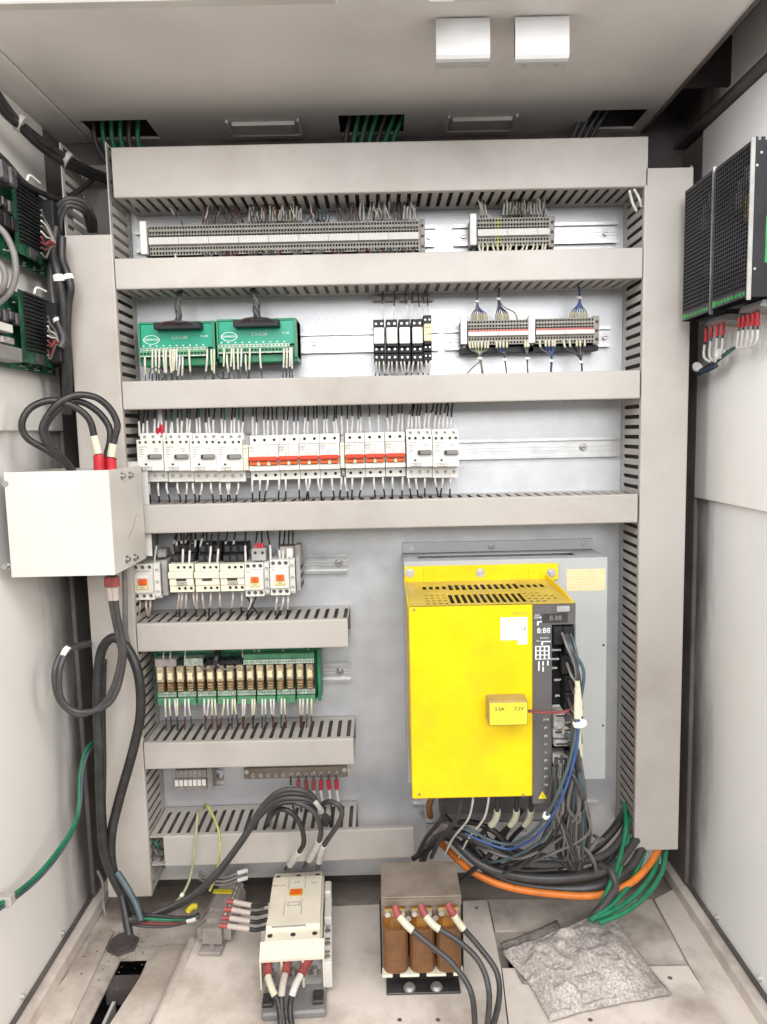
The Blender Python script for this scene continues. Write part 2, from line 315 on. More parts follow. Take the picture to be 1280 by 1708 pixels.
def wire(pts, r, m, label, group=None, sleeves=(), name='wire', cat='wire', n=6, per=5):
    """sleeves: (t0, t1, radius factor, material, part name)"""
    path = crom(pts, per); mb = MB(); mb.tube(path, r, n)
    o = mb.build(name, m, None, path[0]); tag(o, label, cat, group)
    for t0, t1, k, sm, pn in sleeves:
        MB().tube(cut(path, t0, t1), r * k, max(n, 7)).build(pn, sm, o)
    return o
SW = lambda a=0.0, b=0.5, m='sleeve_white', k=1.7: (a, b, 1 + (k - 1) * .62, m, 'wire_marker')
# ------------------------------------------------------------------ cabinet shell
W, ZC, ZF, YB, YP, YD = 0.56, 0.52, -0.885, 1.36, 1.30, 1.195
cab = thing('electrical_cabinet', 'open grey steel electrical cabinet that encloses all the wiring and devices', 'cabinet', (0, YB, ZF))
def slab(name, m, b, parent=cab, c=0.0): return MB().box(*b, c=c).build(name, m, parent)
slab('back_panel', 'frame_dark', (-0.62, 0.62, YB, YB + 0.02, ZF - 0.06, 0.70))  # coloured dark to hold the shade behind and above the ducts
slab('side_wall', 'wall_grime_shade', (-W - 0.02, -W, 0.55, YB, ZF - 0.06, 0.70))
slab('side_wall', 'wall_grime_shade', (W, W + 0.02, 0.55, YB, ZF - 0.06, 0.70))
m = MB()
m.box(-0.495, 0.476, 0.952, 1.268, ZC, ZC + 0.004)
for a, b in ((-0.495, -0.482), (-0.372, -0.056), (0.054, 0.366), (0.458, 0.476)): m.box(a, b, 1.268, 1.345, ZC, ZC + 0.004)
m.box(-0.495, 0.476, 1.345, YB, ZC, ZC + 0.004)
m.build('ceiling', 'ceiling_paint', cab)
slab('added_dark_sheet', 'dark_void', (-0.6, 0.6, 1.2, YB, 0.64, 0.65))  # dark sheet added above the ceiling holes to make them look deep
slab('added_baffle', 'dark_void', (-0.6, 0.6, 1.20, 1.21, ZC + 0.006, 0.639))  # added baffle that closes off the dark space above the holes
slab('roof', 'panel_paint', (-0.62, 0.62, 0.90, YB + 0.02, 0.70, 0.72))  # unseen lid, added to keep world light out of the ceiling holes
slab('roof_beam', 'ceiling_paint', (-W, -0.4975, 0.952, YB, ZC - 0.001, 0.60), c=0.002)
m = MB(); m.box(0.476, 0.480, 0.952, YB, ZC - 0.004, 0.62); m.box(0.480, W, 0.952, YB, 0.60, 0.604)
m.build('roof_channel', 'frame_dark', cab)
MB().prism([(W, 0.488), (0.535, 0.488), (0.535, 0.494), (0.55, 0.512), (W, 0.512)], 'y', 0.952, YB).build('channel_rail', 'frame_dark', cab)
slab('front_lip', 'panel_paint', (-0.62, 0.62, 0.935, 0.952, ZC - 0.001, 0.70), c=0.002)
# raised liner panels on the side walls
slab('wall_panel', 'wall_paint', (-W, -W + 0.010, 0.55, 1.284, 0.014, 0.519), c=0.0015)
slab('wall_panel', 'wall_paint', (W - 0.010, W, 0.55, 1.274, -0.126, 0.487), c=0.0015)
slab('corner_post', 'post_gap_shade', (-W, -W + 0.008, 1.285, YB, ZF, ZC - 0.002), c=0.002)
slab('corner_post', 'post_gap_shade', (W - 0.008, W, 1.275, YB, ZF + .03, 0.485), c=0.002)
for x0, x1 in ((-0.235, -0.13), (0.135, 0.235)):
    m = MB(); m.box(x0, x1, 1.285, 1.287, ZC - 0.006, ZC); m.box(x0 - 0.006, x1 + 0.006, 1.335, 1.338, ZC - 0.004, ZC)
    m.box(x0 - 0.008, x0 - 0.005, 1.275, 1.334, ZC - 0.005, ZC); m.box(x1 + 0.005, x1 + 0.008, 1.275, 1.334, ZC - 0.005, ZC)
    m.build('louvre_frame', 'ceiling_paint', cab); MB().box(x0, x1, 1.29, 1.333, ZC - 0.0022, ZC - 0.0004).build('louvre_slot', 'ceiling_paint', cab)
# wall foot rails
for sgn in (-1, 1):
    a, b = sorted((sgn * W, sgn * (W - 0.020)))
    slab('foot_rail', 'floor_paint', (a, b, 0.55, YB, ZF, ZF + 0.030), c=0.004)
    a, b = sorted((sgn * (W - 0.0005), sgn * (W - 0.006)))
    slab('foot_gasket', 'frame_dark', (a, b, 0.55, YB, ZF + 0.032, ZF + 0.038))
    for y in (1.02, 1.16, 1.30): MB().cyl((sgn * (W - 0.0), y, ZF + 0.05), (sgn * (W - 0.006), y, ZF + 0.05), 0.004, 8).build('screw', 'zinc', cab)
# floor: sheet with a slot in the left and one beneath the pouch
m = MB()
FL = [(-0.56, -0.458), (-0.458, -0.420), (-0.420, 0.212), (0.212, 0.275), (0.275, 0.56)]
m.box(-0.56, -0.462, 0.55, YB, ZF - 0.004, ZF); m.box(-0.415, 0.195, 0.55, YB, ZF - 0.004, ZF)
m.box(-0.462, -0.415, 1.16, YB, ZF - 0.004, ZF); m.box(-0.462, -0.415, 0.55, 1.00, ZF - 0.004, ZF)
m.box(0.195, 0.262, 0.55, 1.085, ZF - 0.004, ZF); m.box(0.195, 0.262, 1.165, YB, ZF - 0.004, ZF); m.box(0.262, 0.56, 0.55, YB, ZF - 0.004, ZF)
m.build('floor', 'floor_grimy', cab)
slab('underfloor', 'dark_void', (-0.62, 0.62, 0.5, YB, ZF - 0.09, ZF - 0.08))
mp_ = thing('mounting_plate', 'pale galvanised mounting plate behind all the ducts and devices', 'mounting plate', (0, YP, -0.82))
slab('plate_sheet', 'plate_metal', (-0.515, 0.515, YP, YP + 0.003, -0.825, 0.405), mp_)
slab('stiffener', 'panel_paint', (-0.50, 0.50, YP + 0.004, YP + 0.02, -0.835, -0.826), mp_)
gd = MB().box(-3.5, 3.5, -3.5, 1.7, -1.06, -1.02).build('ground', 'ground_concrete', None, (0, 0, -1.06)); gd['kind'] = 'structure'  # unseen floor outside, added to block world light from below
# sheets lying on the floor
def sheet(label, px, z, t, m, cat='floor plate', name='floor_plate', holes=()):
    P = [at(a, b, Z=z) for a, b in px]; o = MB().prism([(p.x, p.y) for p in P], 'z', z - t, z).build(name, m, None, (P[0].x, P[0].y, z - t)); tag(o, label, cat)
    for hx, hy in holes:
        c = at(hx, hy, Z=z); MB().cyl((c.x, c.y, z), (c.x, c.y, z + 0.0012), 0.0035, 8).build('screw', 'steel', o)
    return o
ZP = -0.866
sheet('large pale floor plate under the big contactor and the transformer', [(352, 1520), (813, 1501), (836, 1614), (868, 1900), (120, 1960)], ZP, 0.004, 'floor_paint', holes=((667, 1702), (731, 1702), (795, 1515)))
sheet('pale floor plate with a square corner under the front of the grey pouch', [(838, 1615), (1148, 1611), (1330, 1900), (872, 1900)], ZP, 0.004, 'floor_paint', holes=((1118, 1632), (985, 1702)))
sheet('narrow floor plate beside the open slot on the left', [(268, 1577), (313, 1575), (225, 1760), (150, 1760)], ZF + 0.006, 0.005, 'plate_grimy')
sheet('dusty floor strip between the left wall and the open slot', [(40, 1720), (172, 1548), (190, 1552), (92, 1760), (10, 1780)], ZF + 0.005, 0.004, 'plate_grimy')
sheet('long floor plate along the foot of the right wall', [(1092, 1500), (1132, 1478), (1310, 1740), (1220, 1740)], ZF + 0.005, 0.004, 'floor_paint')
sheet('dusty middle floor plate behind the grey pouch', [(814, 1500), (1088, 1500), (1146, 1608), (900, 1612), (890, 1552), (826, 1552)], ZF + 0.005, 0.004, 'floor_dusty')
p0, p1 = at(322, 1572, Z=ZF + 0.012), at(225, 1800, Z=ZF + 0.012)
tag(MB().tube([p0, p1], 0.011, 12).build('floor_pipe', 'floor_paint', None, p0), 'rounded pale floor lip running forward beside the large plate', 'floor lip')
# slot frame seen through the floor on the left
fr = thing('floor_frame', 'dark metal frame inside the open slot of the left floor', 'frame', (-0.44, 1.05, ZF - 0.05))
m = MB(); m.box(-0.466, -0.410, 0.99, 1.01, ZF - 0.035, ZF - 0.006); m.box(-0.466, -0.410, 1.10, 1.13, ZF - 0.035, ZF - 0.006); m.box(-0.414, -0.400, 1.0, 1.12, ZF - 0.035, ZF - 0.006)
m.build('frame_bar', 'frame_dark', fr)
MB().box(-0.452, -0.447, 0.93, 1.09, ZF - 0.06, ZF - 0.02).build('strip', 'panel_paint', fr)
random.seed(3)
m = MB()
for k in range(260):                # dirt crumbs and lint near the slot, the gland and the right rear corner
    z0 = random.random(); u, v = random.gauss(0, 1), random.gauss(0, 1)
    if z0 < .85: p = at(205 + u * 45, 1575 + v * 22, Z=ZF + 0.0005)
    else: p = at(150 + u * 20, 1600 + v * 30, Z=ZF + 0.0055)
    r = abs(random.gauss(0, .0005)) + .0002; a = random.uniform(0, 3); q = [Vector((math.cos(a + b) * r * random.uniform(.5, 2.2), math.sin(a + b) * r * random.uniform(.5, 1.5))) for b in (0, 1.3, 2.6, 3.9, 5.1)]
    m.prism([(p.x + w.x, p.y + w.y) for w in q], 'z', p.z, p.z + r * .5)
d = m.build('dirt_crumbs', 'dirt_brown', None, at(200, 1600, Z=ZF)); tag(d, 'brown dirt crumbs scattered over the cabinet floor', 'dirt'); d['kind'] = 'stuff'
g = thing('cable_gland', 'black hexagonal cable gland in the dirty left floor corner', 'cable gland', at(206, 1580, Z=ZF))
q = at(206, 1578, Z=ZF)
MB().cyl((q.x, q.y, q.z), (q.x, q.y, q.z + 0.006), 0.027, 6).cyl((q.x, q.y, q.z + 0.006), (q.x, q.y, q.z + 0.012), 0.020, 16).build('nut', 'frame_dark', g)
# covers hanging at the front of the ceiling
for x0, x1, y1, lab in ((728, 818, 105, 'left pale folded cover box hanging under the ceiling'), (860, 950, 101, 'right pale folded cover box hanging under the ceiling')):
    Yc = 0.985; a, b = at(x0, 92, Y=Yc), at(x1, 90, Y=Yc)
    t = thing('cover_box', lab, 'cover box', (a.x, Yc, ZC), 'cover boxes under the ceiling')
    zb = (a.z + b.z) / 2 - 0.006
    prof = [(Yc, ZC - 0.002), (Yc, zb + 0.006), (Yc + 0.002, zb + 0.002), (Yc + 0.006, zb), (Yc + 0.022, zb), (Yc + 0.022, zb + 0.0015), (Yc + 0.006, zb + 0.0015), (Yc + 0.0015, zb + 0.006), (Yc + 0.0015, ZC - 0.002)]
    MB().prism(prof, 'x', a.x, b.x).build('cover', 'cover_paint', t)
    MB().box(a.x + 0.003, b.x - 0.003, Yc + 0.0225, Yc + 0.024, zb + 0.002, ZC).build('back_plate', 'frame_dark', t)
    for u in (0.2, 0.8):
        x = a.x + (b.x - a.x) * u; MB().cyl((x, Yc + 0.013, zb - 0.0015), (x, Yc + 0.013, zb), 0.0026, 8).build('screw', 'steel', t)
a = at(560, 3, Y=0.93); b = at(757, 5, Y=0.93)
t = thing('door_strip', 'slim white plastic strip along the front edge of the ceiling', 'strip', (a.x, 0.93, a.z))
MB().box(a.x, b.x - 0.008, 0.920, 0.9345, a.z - 0.002, a.z + 0.012, c=0.002).build('strip_body', 'white_plastic', t)
MB().cyl((b.x - 0.03, 0.927, a.z), (b.x, 0.927, a.z), 0.0045, 10).build('end_cap', 'white_plastic', t)
# ------------------------------------------------------------------ slotted cable ducts
PITCH_D = 0.0167
def duct(label, ax, a0, a1, b0, b1, c0=None, c1=None, group='slotted cable ducts', tilt=0.0, cover=True, Yf=YD):
    """ax 'x': runs along x from a0 to a1 between heights b0 and b1; ax 'z': runs along z, between x b0 and b1; c0..c1 is the covered stretch"""
    c0 = a0 if c0 is None else c0; c1 = a1 if c1 is None else c1
    L0 = (a0, YP, b0) if ax == 'x' else (b0, YP, a0)
    t = thing('cable_duct', label, 'cable duct', L0, group)
    def bx(m, a, b, y0, y1, c, d, mi=0, ch=0.0): m.box(a, b, y0, y1, c, d, mi, ch) if ax == 'x' else m.box(c, d, y0, y1, a, b, mi, ch)
    m = MB(); bx(m, a0, a1, YP - 0.003, YP - 0.0003, b0 + 0.002, b1 - 0.002); m.build('base', 'duct_inner', t)
    n = int((a1 - a0) / PITCH_D); th = 0.0018
    for s0 in (b0 + 0.0015, b1 - 0.0015 - th):
        m = MB(); bx(m, a0, a1, YP - 0.017, YP - 0.003, s0, s0 + th)
        bx(m, a0, a1, Yf + 0.003, Yf + 0.012, s0, s0 + th)
        for i in range(n + 1):
            u = a0 + i * PITCH_D; v = min(u + 0.0100, a1)
            if v - u > 0.001:
                bx(m, u, v, Yf + 0.012, YP - 0.017, s0, s0 + th)
                if v < a1 - 0.007:      # rounded ends of the slots
                    yb = YP - 0.017; sl = PITCH_D - 0.010
                    for e, d in ((v, 1), (v + sl, -1)):
                        poly = [(e, yb), (e + d * 0.0022, yb), (e, yb - 0.0026)]
                        if ax == 'x': m.add([(p[0], p[1], s0) for p in poly] + [(p[0], p[1], s0 + th) for p in poly], [(0, 1, 2), (3, 5, 4), (1, 2, 5, 4), (0, 1, 4, 3), (0, 2, 5, 3)])
                        else: m.add([(s0, p[1], p[0]) for p in poly] + [(s0 + th, p[1], p[0]) for p in poly], [(0, 1, 2), (3, 5, 4), (1, 2, 5, 4), (0, 1, 4, 3), (0, 2, 5, 3)])
        m.build('slotted_side', 'duct_plastic', t)
    m = MB(); r = 0.0022
    prof = [(Yf + r, b0), (Yf + 0.0006, b0 + 0.0007), (Yf, b0 + r), (Yf, b1 - r), (Yf + 0.0006, b1 - 0.0007), (Yf + r, b1), (Yf + 0.009, b1), (Yf + 0.009, b1 - 0.0013), (Yf + 0.0022, b1 - 0.0016), (Yf + 0.0022, b0 + 0.0016), (Yf + 0.009, b0 + 0.0013), (Yf + 0.009, b0)]
    if ax == 'x': m.prism(prof, 'x', c0, c1)
    else: m.prism([(p[1], p[0]) for p in prof], 'z', c0, c1)
    m.build('cover', 'duct_plastic', t)
    if tilt: t.rotation_euler = (0, tilt, 0)
    return t
duct('tall covered duct along the top edge of the mounting plate', 'x', -0.4075, 0.4305, 0.3745, 0.4505)
duct('second horizontal duct, between the top terminal strips and the green boards', 'x', -0.4125, 0.4245, 0.2345, 0.2825)
duct('horizontal duct between the green boards and the circuit breakers', 'x', -0.4125, 0.4235, 0.0450, 0.0905)
duct('horizontal duct between the circuit breakers and the contactors', 'x', -0.4125, 0.4230, -0.1580, -0.1105, -0.3925, 0.4230)
duct('short duct between the contactors and the relay board', 'x', -0.4125, -0.0600, -0.3580, -0.3095)
duct('short duct between the relay board and the brown earth bar', 'x', -0.4125, -0.0560, -0.5645, -0.5175)
duct('lowest wide duct, crossed by black cables above the big contactor', 'x', -0.4125, -0.0560, -0.7420, -0.6860, -0.388, 0.0440, tilt=-0.012)
duct('long vertical duct at the left edge, uncovered at its top', 'z', -0.7950, 0.4600, -0.4905, -0.4145, -0.7950, 0.3190, 'vertical cable ducts')
duct('long vertical duct at the right edge beside the yellow drive', 'z', -0.7320, 0.4060, 0.4265, 0.5035, -0.7320, 0.4020, 'vertical cable ducts')
# ------------------------------------------------------------------ mounting rails
def rail(x0, x1, zc, label, screws=()):
    t = thing('mounting_rail', label, 'mounting rail', (x0, YP, zc), 'zinc mounting rails')
    h = 0.0175; y = YP - 0.010
    MB().prism([(y, zc + h), (y, zc + h - 0.005), (YP - 0.0025, zc + h - 0.0055), (YP - 0.0025, zc - h + 0.0055), (y, zc - h + 0.005), (y, zc - h), (y + 0.0015, zc - h), (y + 0.0015, zc - h + 0.0038), (YP - 0.0006, zc - h + 0.004), (YP - 0.0006, zc + h - 0.004), (y + 0.0015, zc + h - 0.0038), (y + 0.0015, zc + h)], 'x', x0, x1).build('rail_strip', 'zinc', t)
    MB().box(x0 + 0.0005, x1 - 0.0005, YP - 0.0036, YP - 0.0024, zc + 0.0015, zc + 0.004).box(x0 + 0.0005, x1 - 0.0005, YP - 0.0036, YP - 0.0024, zc - 0.004, zc - 0.0015).build('rail_rib', 'zinc', t)
    for sx in screws:
        s = MB().cyl((sx, YP - 0.0095, zc), (sx, YP - 0.003, zc), 0.0046, 10).cyl((sx, YP - 0.004, zc), (sx, YP - 0.0030, zc), 0.0075, 12).build('screw', 'steel', t)
        MB().box(sx - 0.0032, sx + 0.0032, YP - 0.0099, YP - 0.0094, zc - 0.0006, zc + 0.0006).build('screw_slot', 'pocket', s)
def rz(px, py): return at(px, py, Y=YP - 0.008)
RZ1 = rz(716, 394).z; RZ2 = rz(524, 572).z; RZ3 = rz(972, 746).z; RZ4 = rz(568, 940).z; RZ5 = rz(566, 1122).z
def rx(a): return rz(a, 600).x
rail(rx(238), rz(726, 394).x, RZ1, 'rail carrying the longest terminal strip', (rz(716, 394).x, rz(240, 410).x))
rail(rz(757, 394).x, rz(1030, 388).x, RZ1, 'rail carrying the short top right terminal strip', (rz(773, 394).x, rz(1011, 386).x))
rail(rx(234), rz(733, 568).x, RZ2, 'rail carrying the green boards and black relays', (rz(524, 572).x,))
rail(rz(743, 566).x, rz(1018, 556).x, RZ2, 'rail carrying the two red striped terminal strips', (rz(753, 566).x, rz(1010, 556).x))
rail(rx(226), rz(1033, 746).x, RZ3, 'long rail behind the circuit breakers', (rz(974, 747).x,))
rail(rx(216), rz(580, 941).x, RZ4, 'rail behind the small contactors', (rz(565, 940).x,))
rail(rx(262), rz(585, 1122).x, RZ5, 'rail behind the green relay board', (rz(567, 1122).x,))
rail(rx(288), rz(372, 1298).x, rz(330, 1300).z, 'short rail of the dusty small terminal block', (rz(366, 1290).x,))
# ------------------------------------------------------------------ terminal strips
def one_terminal(t, w, h, d, y0, z0, face='terminal_beige'):
    """one rail terminal in local coordinates of its strip: x 0..w, front at y0, bottom z0"""
    m = MB(); g = 0.00025; x0, x1 = g, w - g
    z1, z2, z3, z4 = z0 + h * 0.30, z0 + h * 0.345, z0 + h * 0.60, z0 + h * 0.685
    r = (w * 0.33, h * 0.052)
    m.holes(x0, x1, z0, z1, y0 + 0.004, 1, 2, r, 0.008, 0, 1, mw=1)
    m.holes(x0, x1, z4, z0 + h, y0 + 0.004, 1, 2, r, 0.008, 0, 1, mw=1)
    m.add([(x0, y0 + 0.004, z1), (x1, y0 + 0.004, z1), (x1, y0 + 0.001, z2), (x0, y0 + 0.001, z2)], [(0, 1, 2, 3)])
    m.add([(x0, y0 + 0.001, z2), (x1, y0 + 0.001, z2), (x1, y0 + 0.001, z3), (x0, y0 + 0.001, z3)], [(0, 1, 2, 3)])
    m.cell(x0, x1, z3, z4, y0 + 0.003, (w * 0.33, h * 0.035), 0.010, 0, 1, True, mw=1)
    m.add([(x0, y0 + 0.001, z3), (x1, y0 + 0.001, z3), (x1, y0 + 0.003, z3), (x0, y0 + 0.003, z3)], [(0, 1, 2, 3)])
    m.add([(x0, y0 + 0.003, z4), (x1, y0 + 0.003, z4), (x1, y0 + 0.004, z4), (x0, y0 + 0.004, z4)], [(0, 1, 2, 3)])
    side = [(y0 + 0.004, z0), (y0 + 0.004, z1), (y0 + 0.001, z2), (y0 + 0.001, z3), (y0 + 0.003, z4), (y0 + 0.004, z0 + h), (y0 + d, z0 + h + 0.002), (y0 + d, z0 - 0.003)]
    for x in (x0, x1): m.add([(x, *p) for p in side], [tuple(range(8))])
    m.add([(x0, y0 + 0.004, z0 + h), (x1, y0 + 0.004, z0 + h), (x1, y0 + d, z0 + h + 0.002), (x0, y0 + d, z0 + h + 0.002)], [(0, 1, 2, 3)])
    m.add([(x0, y0 + 0.004, z0), (x1, y0 + 0.004, z0), (x1, y0 + d, z0 - 0.003), (x0, y0 + d, z0 - 0.003)], [(0, 1, 2, 3)], 2)
    return m.build('terminal', [face, 'pocket', 'black_plastic'], t)
def terminal_strip(label, xa, xb, n, zt, zb, bracket=True, stripe=False, tall=0.0, special=None, per=10, Yf=1.252):
    t = thing('terminal_strip', label, 'terminal strip', (xa, YP, zb), 'terminal strips')
    ORG[t.name] = Vector(); d = YP - 0.011 - Yf; y0 = Yf - YP; w = (xb - xa) / n; h = zt - zb
    a = one_terminal(t, w, h, d, y0, 0.0)
    for i in range(1, n):
        c = put(a, t, (i * w, 0, 0))
        if special and i in special:
            c.data = c.data.copy(); c.data.materials[0] = M['cable_lime']
    for i in range(0, n, per):
        k = min(per, n - i)
        if stripe: MB().box(i * w + 0.0003, (i + k) * w - 0.0003, y0 - 0.0006, y0 + 0.001, h * 0.53, h * 0.59).build('red_strip', 'red_stripe', t)
        MB().box(i * w + 0.0003, (i + k) * w - 0.0003, y0 - 0.0008, y0 + 0.001, h * 0.355, h * (0.52 if stripe else 0.585)).build('marker_strip', 'sleeve_white', t)
    MB().box(n * w, n * w + 0.0022, y0 + 0.003, y0 + d, -0.003, h + 0.003).build('end_plate', 'terminal_beige', t)
    m = MB(); m.box(n * w + 0.0025, n * w + 0.011, y0 + 0.010, y0 + d, -0.002, h + 0.004, 0, 0.001)
    for u in (0.15, 0.5, 0.85): m.cyl((n * w + 0.0067, y0 + 0.0094, h * u), (n * w + 0.0067, y0 + 0.011, h * u), 0.0026, 8, 1)
    m.build('end_stop', ['terminal_grey', 'pocket'], t)
    if bracket:
        MB().box(-0.0125, -0.0022, y0 - 0.004, y0 + 0.006, 0.001, h + 0.006, c=0.0008).build('tag_holder', 'tag_white', t)
        MB().box(-0.0115, -0.0032, y0 + 0.006, y0 + d, 0.002, h, c=0.001).build('end_clamp', 'mid_plastic', t)
    MB().box(-0.012, n * w + 0.011, y0 + 0.014, y0 + d, -0.012, -0.0035).build('jumper_bar', 'black_plastic', t)
    return t
YT = 1.252
def tx(px, py=400): return at(px, py, Y=YT).x
def tz(px, py): return at(px, py, Y=YT).z
TA = terminal_strip('longest terminal strip, about ninety terminals wide, under the top duct', tx(248), tx(699), 90, tz(474, 371), tz(474, 421))
TB = terminal_strip('short terminal strip with one yellow green terminal at top right', tx(797), tx(917), 24, tz(857, 362), tz(857, 409), special=(6, 7))
TC = terminal_strip('red striped terminal strip nearer the black relays', tx(781, 550), tx(882, 550), 20, tz(832, 533), tz(832, 574), stripe=True)
TD = terminal_strip('red striped terminal strip at the right, beside the right duct', tx(894, 550), tx(992, 550), 20, tz(943, 530), tz(943, 572), stripe=True)
# ------------------------------------------------------------------ green interface boards with cable tails
def board(label, x0p, x1p, pl, tail):
    Yb = 1.225; a = at(x0p, 600, Y=Yb); b = at(x1p, 600, Y=Yb)
    zt = at(x0p, 537 if pl == 0 else 532, Y=Yb).z; zb = at(x0p, 612 if pl == 0 else 606, Y=Yb).z
    t = thing('interface_board', label, 'circuit board', (a.x, Yb, zb), 'green boards with black cable tails')
    x0, x1 = a.x + 0.0005, b.x - 0.0005; h = zt - zb
    MB().box(x0, x1, Yb + 0.006, 1.289, zb + 0.002, zb + 0.008).box(x0, x1, Yb + 0.004, 1.289, zt - 0.004, zt, c=0.001).box(x0, x1, Yb + 0.010, 1.285, zb + 0.008, zt - 0.004).build('tray', 'tray_green', t)
    for u, v in ((x0, x0 + 0.003), (x1 - 0.004, x1)): MB().box(u, v, Yb + 0.001, 1.285, zb + 0.008, zt - 0.004).box(u - 0.0, v, Yb - 0.001, Yb + 0.003, zb + h * .10, zt - 0.003).build('side_foot', 'tray_green', t)
    MB().box(x0 + 0.003, x1 - 0.0045, Yb + 0.003, Yb + 0.005, zb + h * 0.42, zt - 0.0045).build('circuit_card', 'pcb_green', t)
    n = 20; w = (x1 - 0.012 - x0 - 0.004) / n
    m = MB(); m.holes(x0 + 0.003, x1 - 0.012, zb + h * 0.345, zb + h * 0.415, Yb - 0.004, n, 1, w * .3, 0.004, 0, 1, False)
    m.box(x0 + 0.003, x1 - 0.012, Yb - 0.0035, Yb + 0.01, zb + h * 0.35, zb + h * 0.41, 2)
    m.build('upper_terminal_row', ['solder', 'pocket', 'terminal_green'], t)
    m = MB(); m.holes(x0 + 0.004, x1 - 0.012, zb + h * 0.20, zb + h * 0.335, Yb - 0.010, n, 1, w * .34, 0.006, 0, 1, True, mw=0)
    m.box(x0 + 0.004, x1 - 0.012, Yb - 0.0045, Yb + 0.012, zb + h * 0.20, zb + h * 0.34, 0)
    m.box(x0 + 0.004, x1 - 0.012, Yb - 0.0105, Yb - 0.0005, zb + h * 0.20, zb + h * 0.225, 2)
    m.build('lower_terminal_row', ['terminal_green', 'pocket', 'solder'], t)
    MB().box(x0 + 0.003, x1 - 0.006, Yb - 0.001, Yb + 0.012, zb, zb + h * 0.185, c=0.0015).build('lower_ledge', 'tray_green', t)
    for i in range(n):
        u = x0 + 0.004 + (i + .5) * w; MB().box(u - w * .3, u + w * .22, Yb + 0.0024, Yb + 0.0031, zb + h * .455, zb + h * .475).build('pad', 'print_white', t) if i % 2 == 0 else None
    cx = x0 + 0.020; cz = zb + h * 0.60
    pts = [(cx + 0.0125 * math.cos(k * math.pi / 12) * (1 if abs(math.cos(k * math.pi / 12)) < .95 else 1.08), cz + 0.0075 * math.sin(k * math.pi / 12)) for k in range(24)]
    m = MB()
    for k in range(24):
        p, q = pts[k], pts[(k + 1) % 24]; f = 0.90
        m.add([(p[0], Yb + 0.0027, p[1]), (q[0], Yb + 0.0027, q[1]), (cx + (q[0] - cx) * f, Yb + 0.0027, cz + (q[1] - cz) * f), (cx + (p[0] - cx) * f, Yb + 0.0027, cz + (p[1] - cz) * f)], [(0, 1, 2, 3)])
    m.build('logo_ring', 'print_white', t)
    text('SAMWON', 0.0050, cx, Yb + 0.0027, cz, 'print_white', t)
    text('CX-C08', 0.0075, x0 + (x1 - x0) * 0.53, Yb + 0.0027, zb + h * 0.64, 'solder', t)
    text('PL-16R', 0.0040, x1 - 0.018, Yb + 0.0027, zb + h * 0.66, 'print_white', t)
    # flat connector
    ka = at(tail[0], tail[1], Y=Yb - 0.012); kb = at(tail[2], tail[1], Y=Yb - 0.012)
    MB().box(ka.x, kb.x, Yb - 0.018, Yb + 0.003, ka.z - 0.005, ka.z + 0.006, c=0.001).build('ribbon_connector', 'black_plastic', t)
    return t
board('left green board, next to the left duct, with a straight twisted black tail', 233, 361, 0, (258, 545, 336))
board('right green board, next to the bare rail, with a spreading black tail', 363, 497, 1, (390, 541, 466))
def cable_fan(px0, px1, pyc, path, label, r=0.0052):
    """a black tail that fans out into many thin cores over a flat connector"""
    P = [at(*p) for p in path]; th = 'cable_tail'
    sm = crom(P, 6); mb = MB()
    for k in range(3):          # three twisted strands
        pts = []
        for i, p in enumerate(sm):
            a = i * 0.33 + k * 2.094; pts.append(p + Vector((math.cos(a), math.sin(a), 0)) * r * 0.42)
        mb.tube(pts, r * 0.62, 7)
    o = mb.build(th, 'cable_charcoal', None, P[0]); tag(o, label, 'cable')
    end = P[-1]; m = MB()
    for k in range(15):
        u = k / 14; q = at(px0 + (px1 - px0) * u, pyc, Y=1.209); mid = end.lerp(q, 0.6) + Vector((0, -0.004, 0.006 - 0.004 * abs(u - .5)))
        m.tube(crom([end, mid, q], 4), 0.0012, 5, 0 if k % 5 else 1)
    m.build('cable_cores', ['cable_charcoal', 'cable_maroon'], o)
    return o
cable_fan(264, 330, 544, [(300, 478, 1.25), (299, 496, 1.215), (296, 510, 1.205), (299, 525, 1.203), (296, 538, 1.203)], 'straight twisted black tail falling to the left green board')
cable_fan(396, 462, 540, [(424, 470, 1.25), (423, 490, 1.215), (428, 505, 1.205), (428, 520, 1.203), (430, 530, 1.203)], 'thick black tail fanning out over the right green board', 0.006)
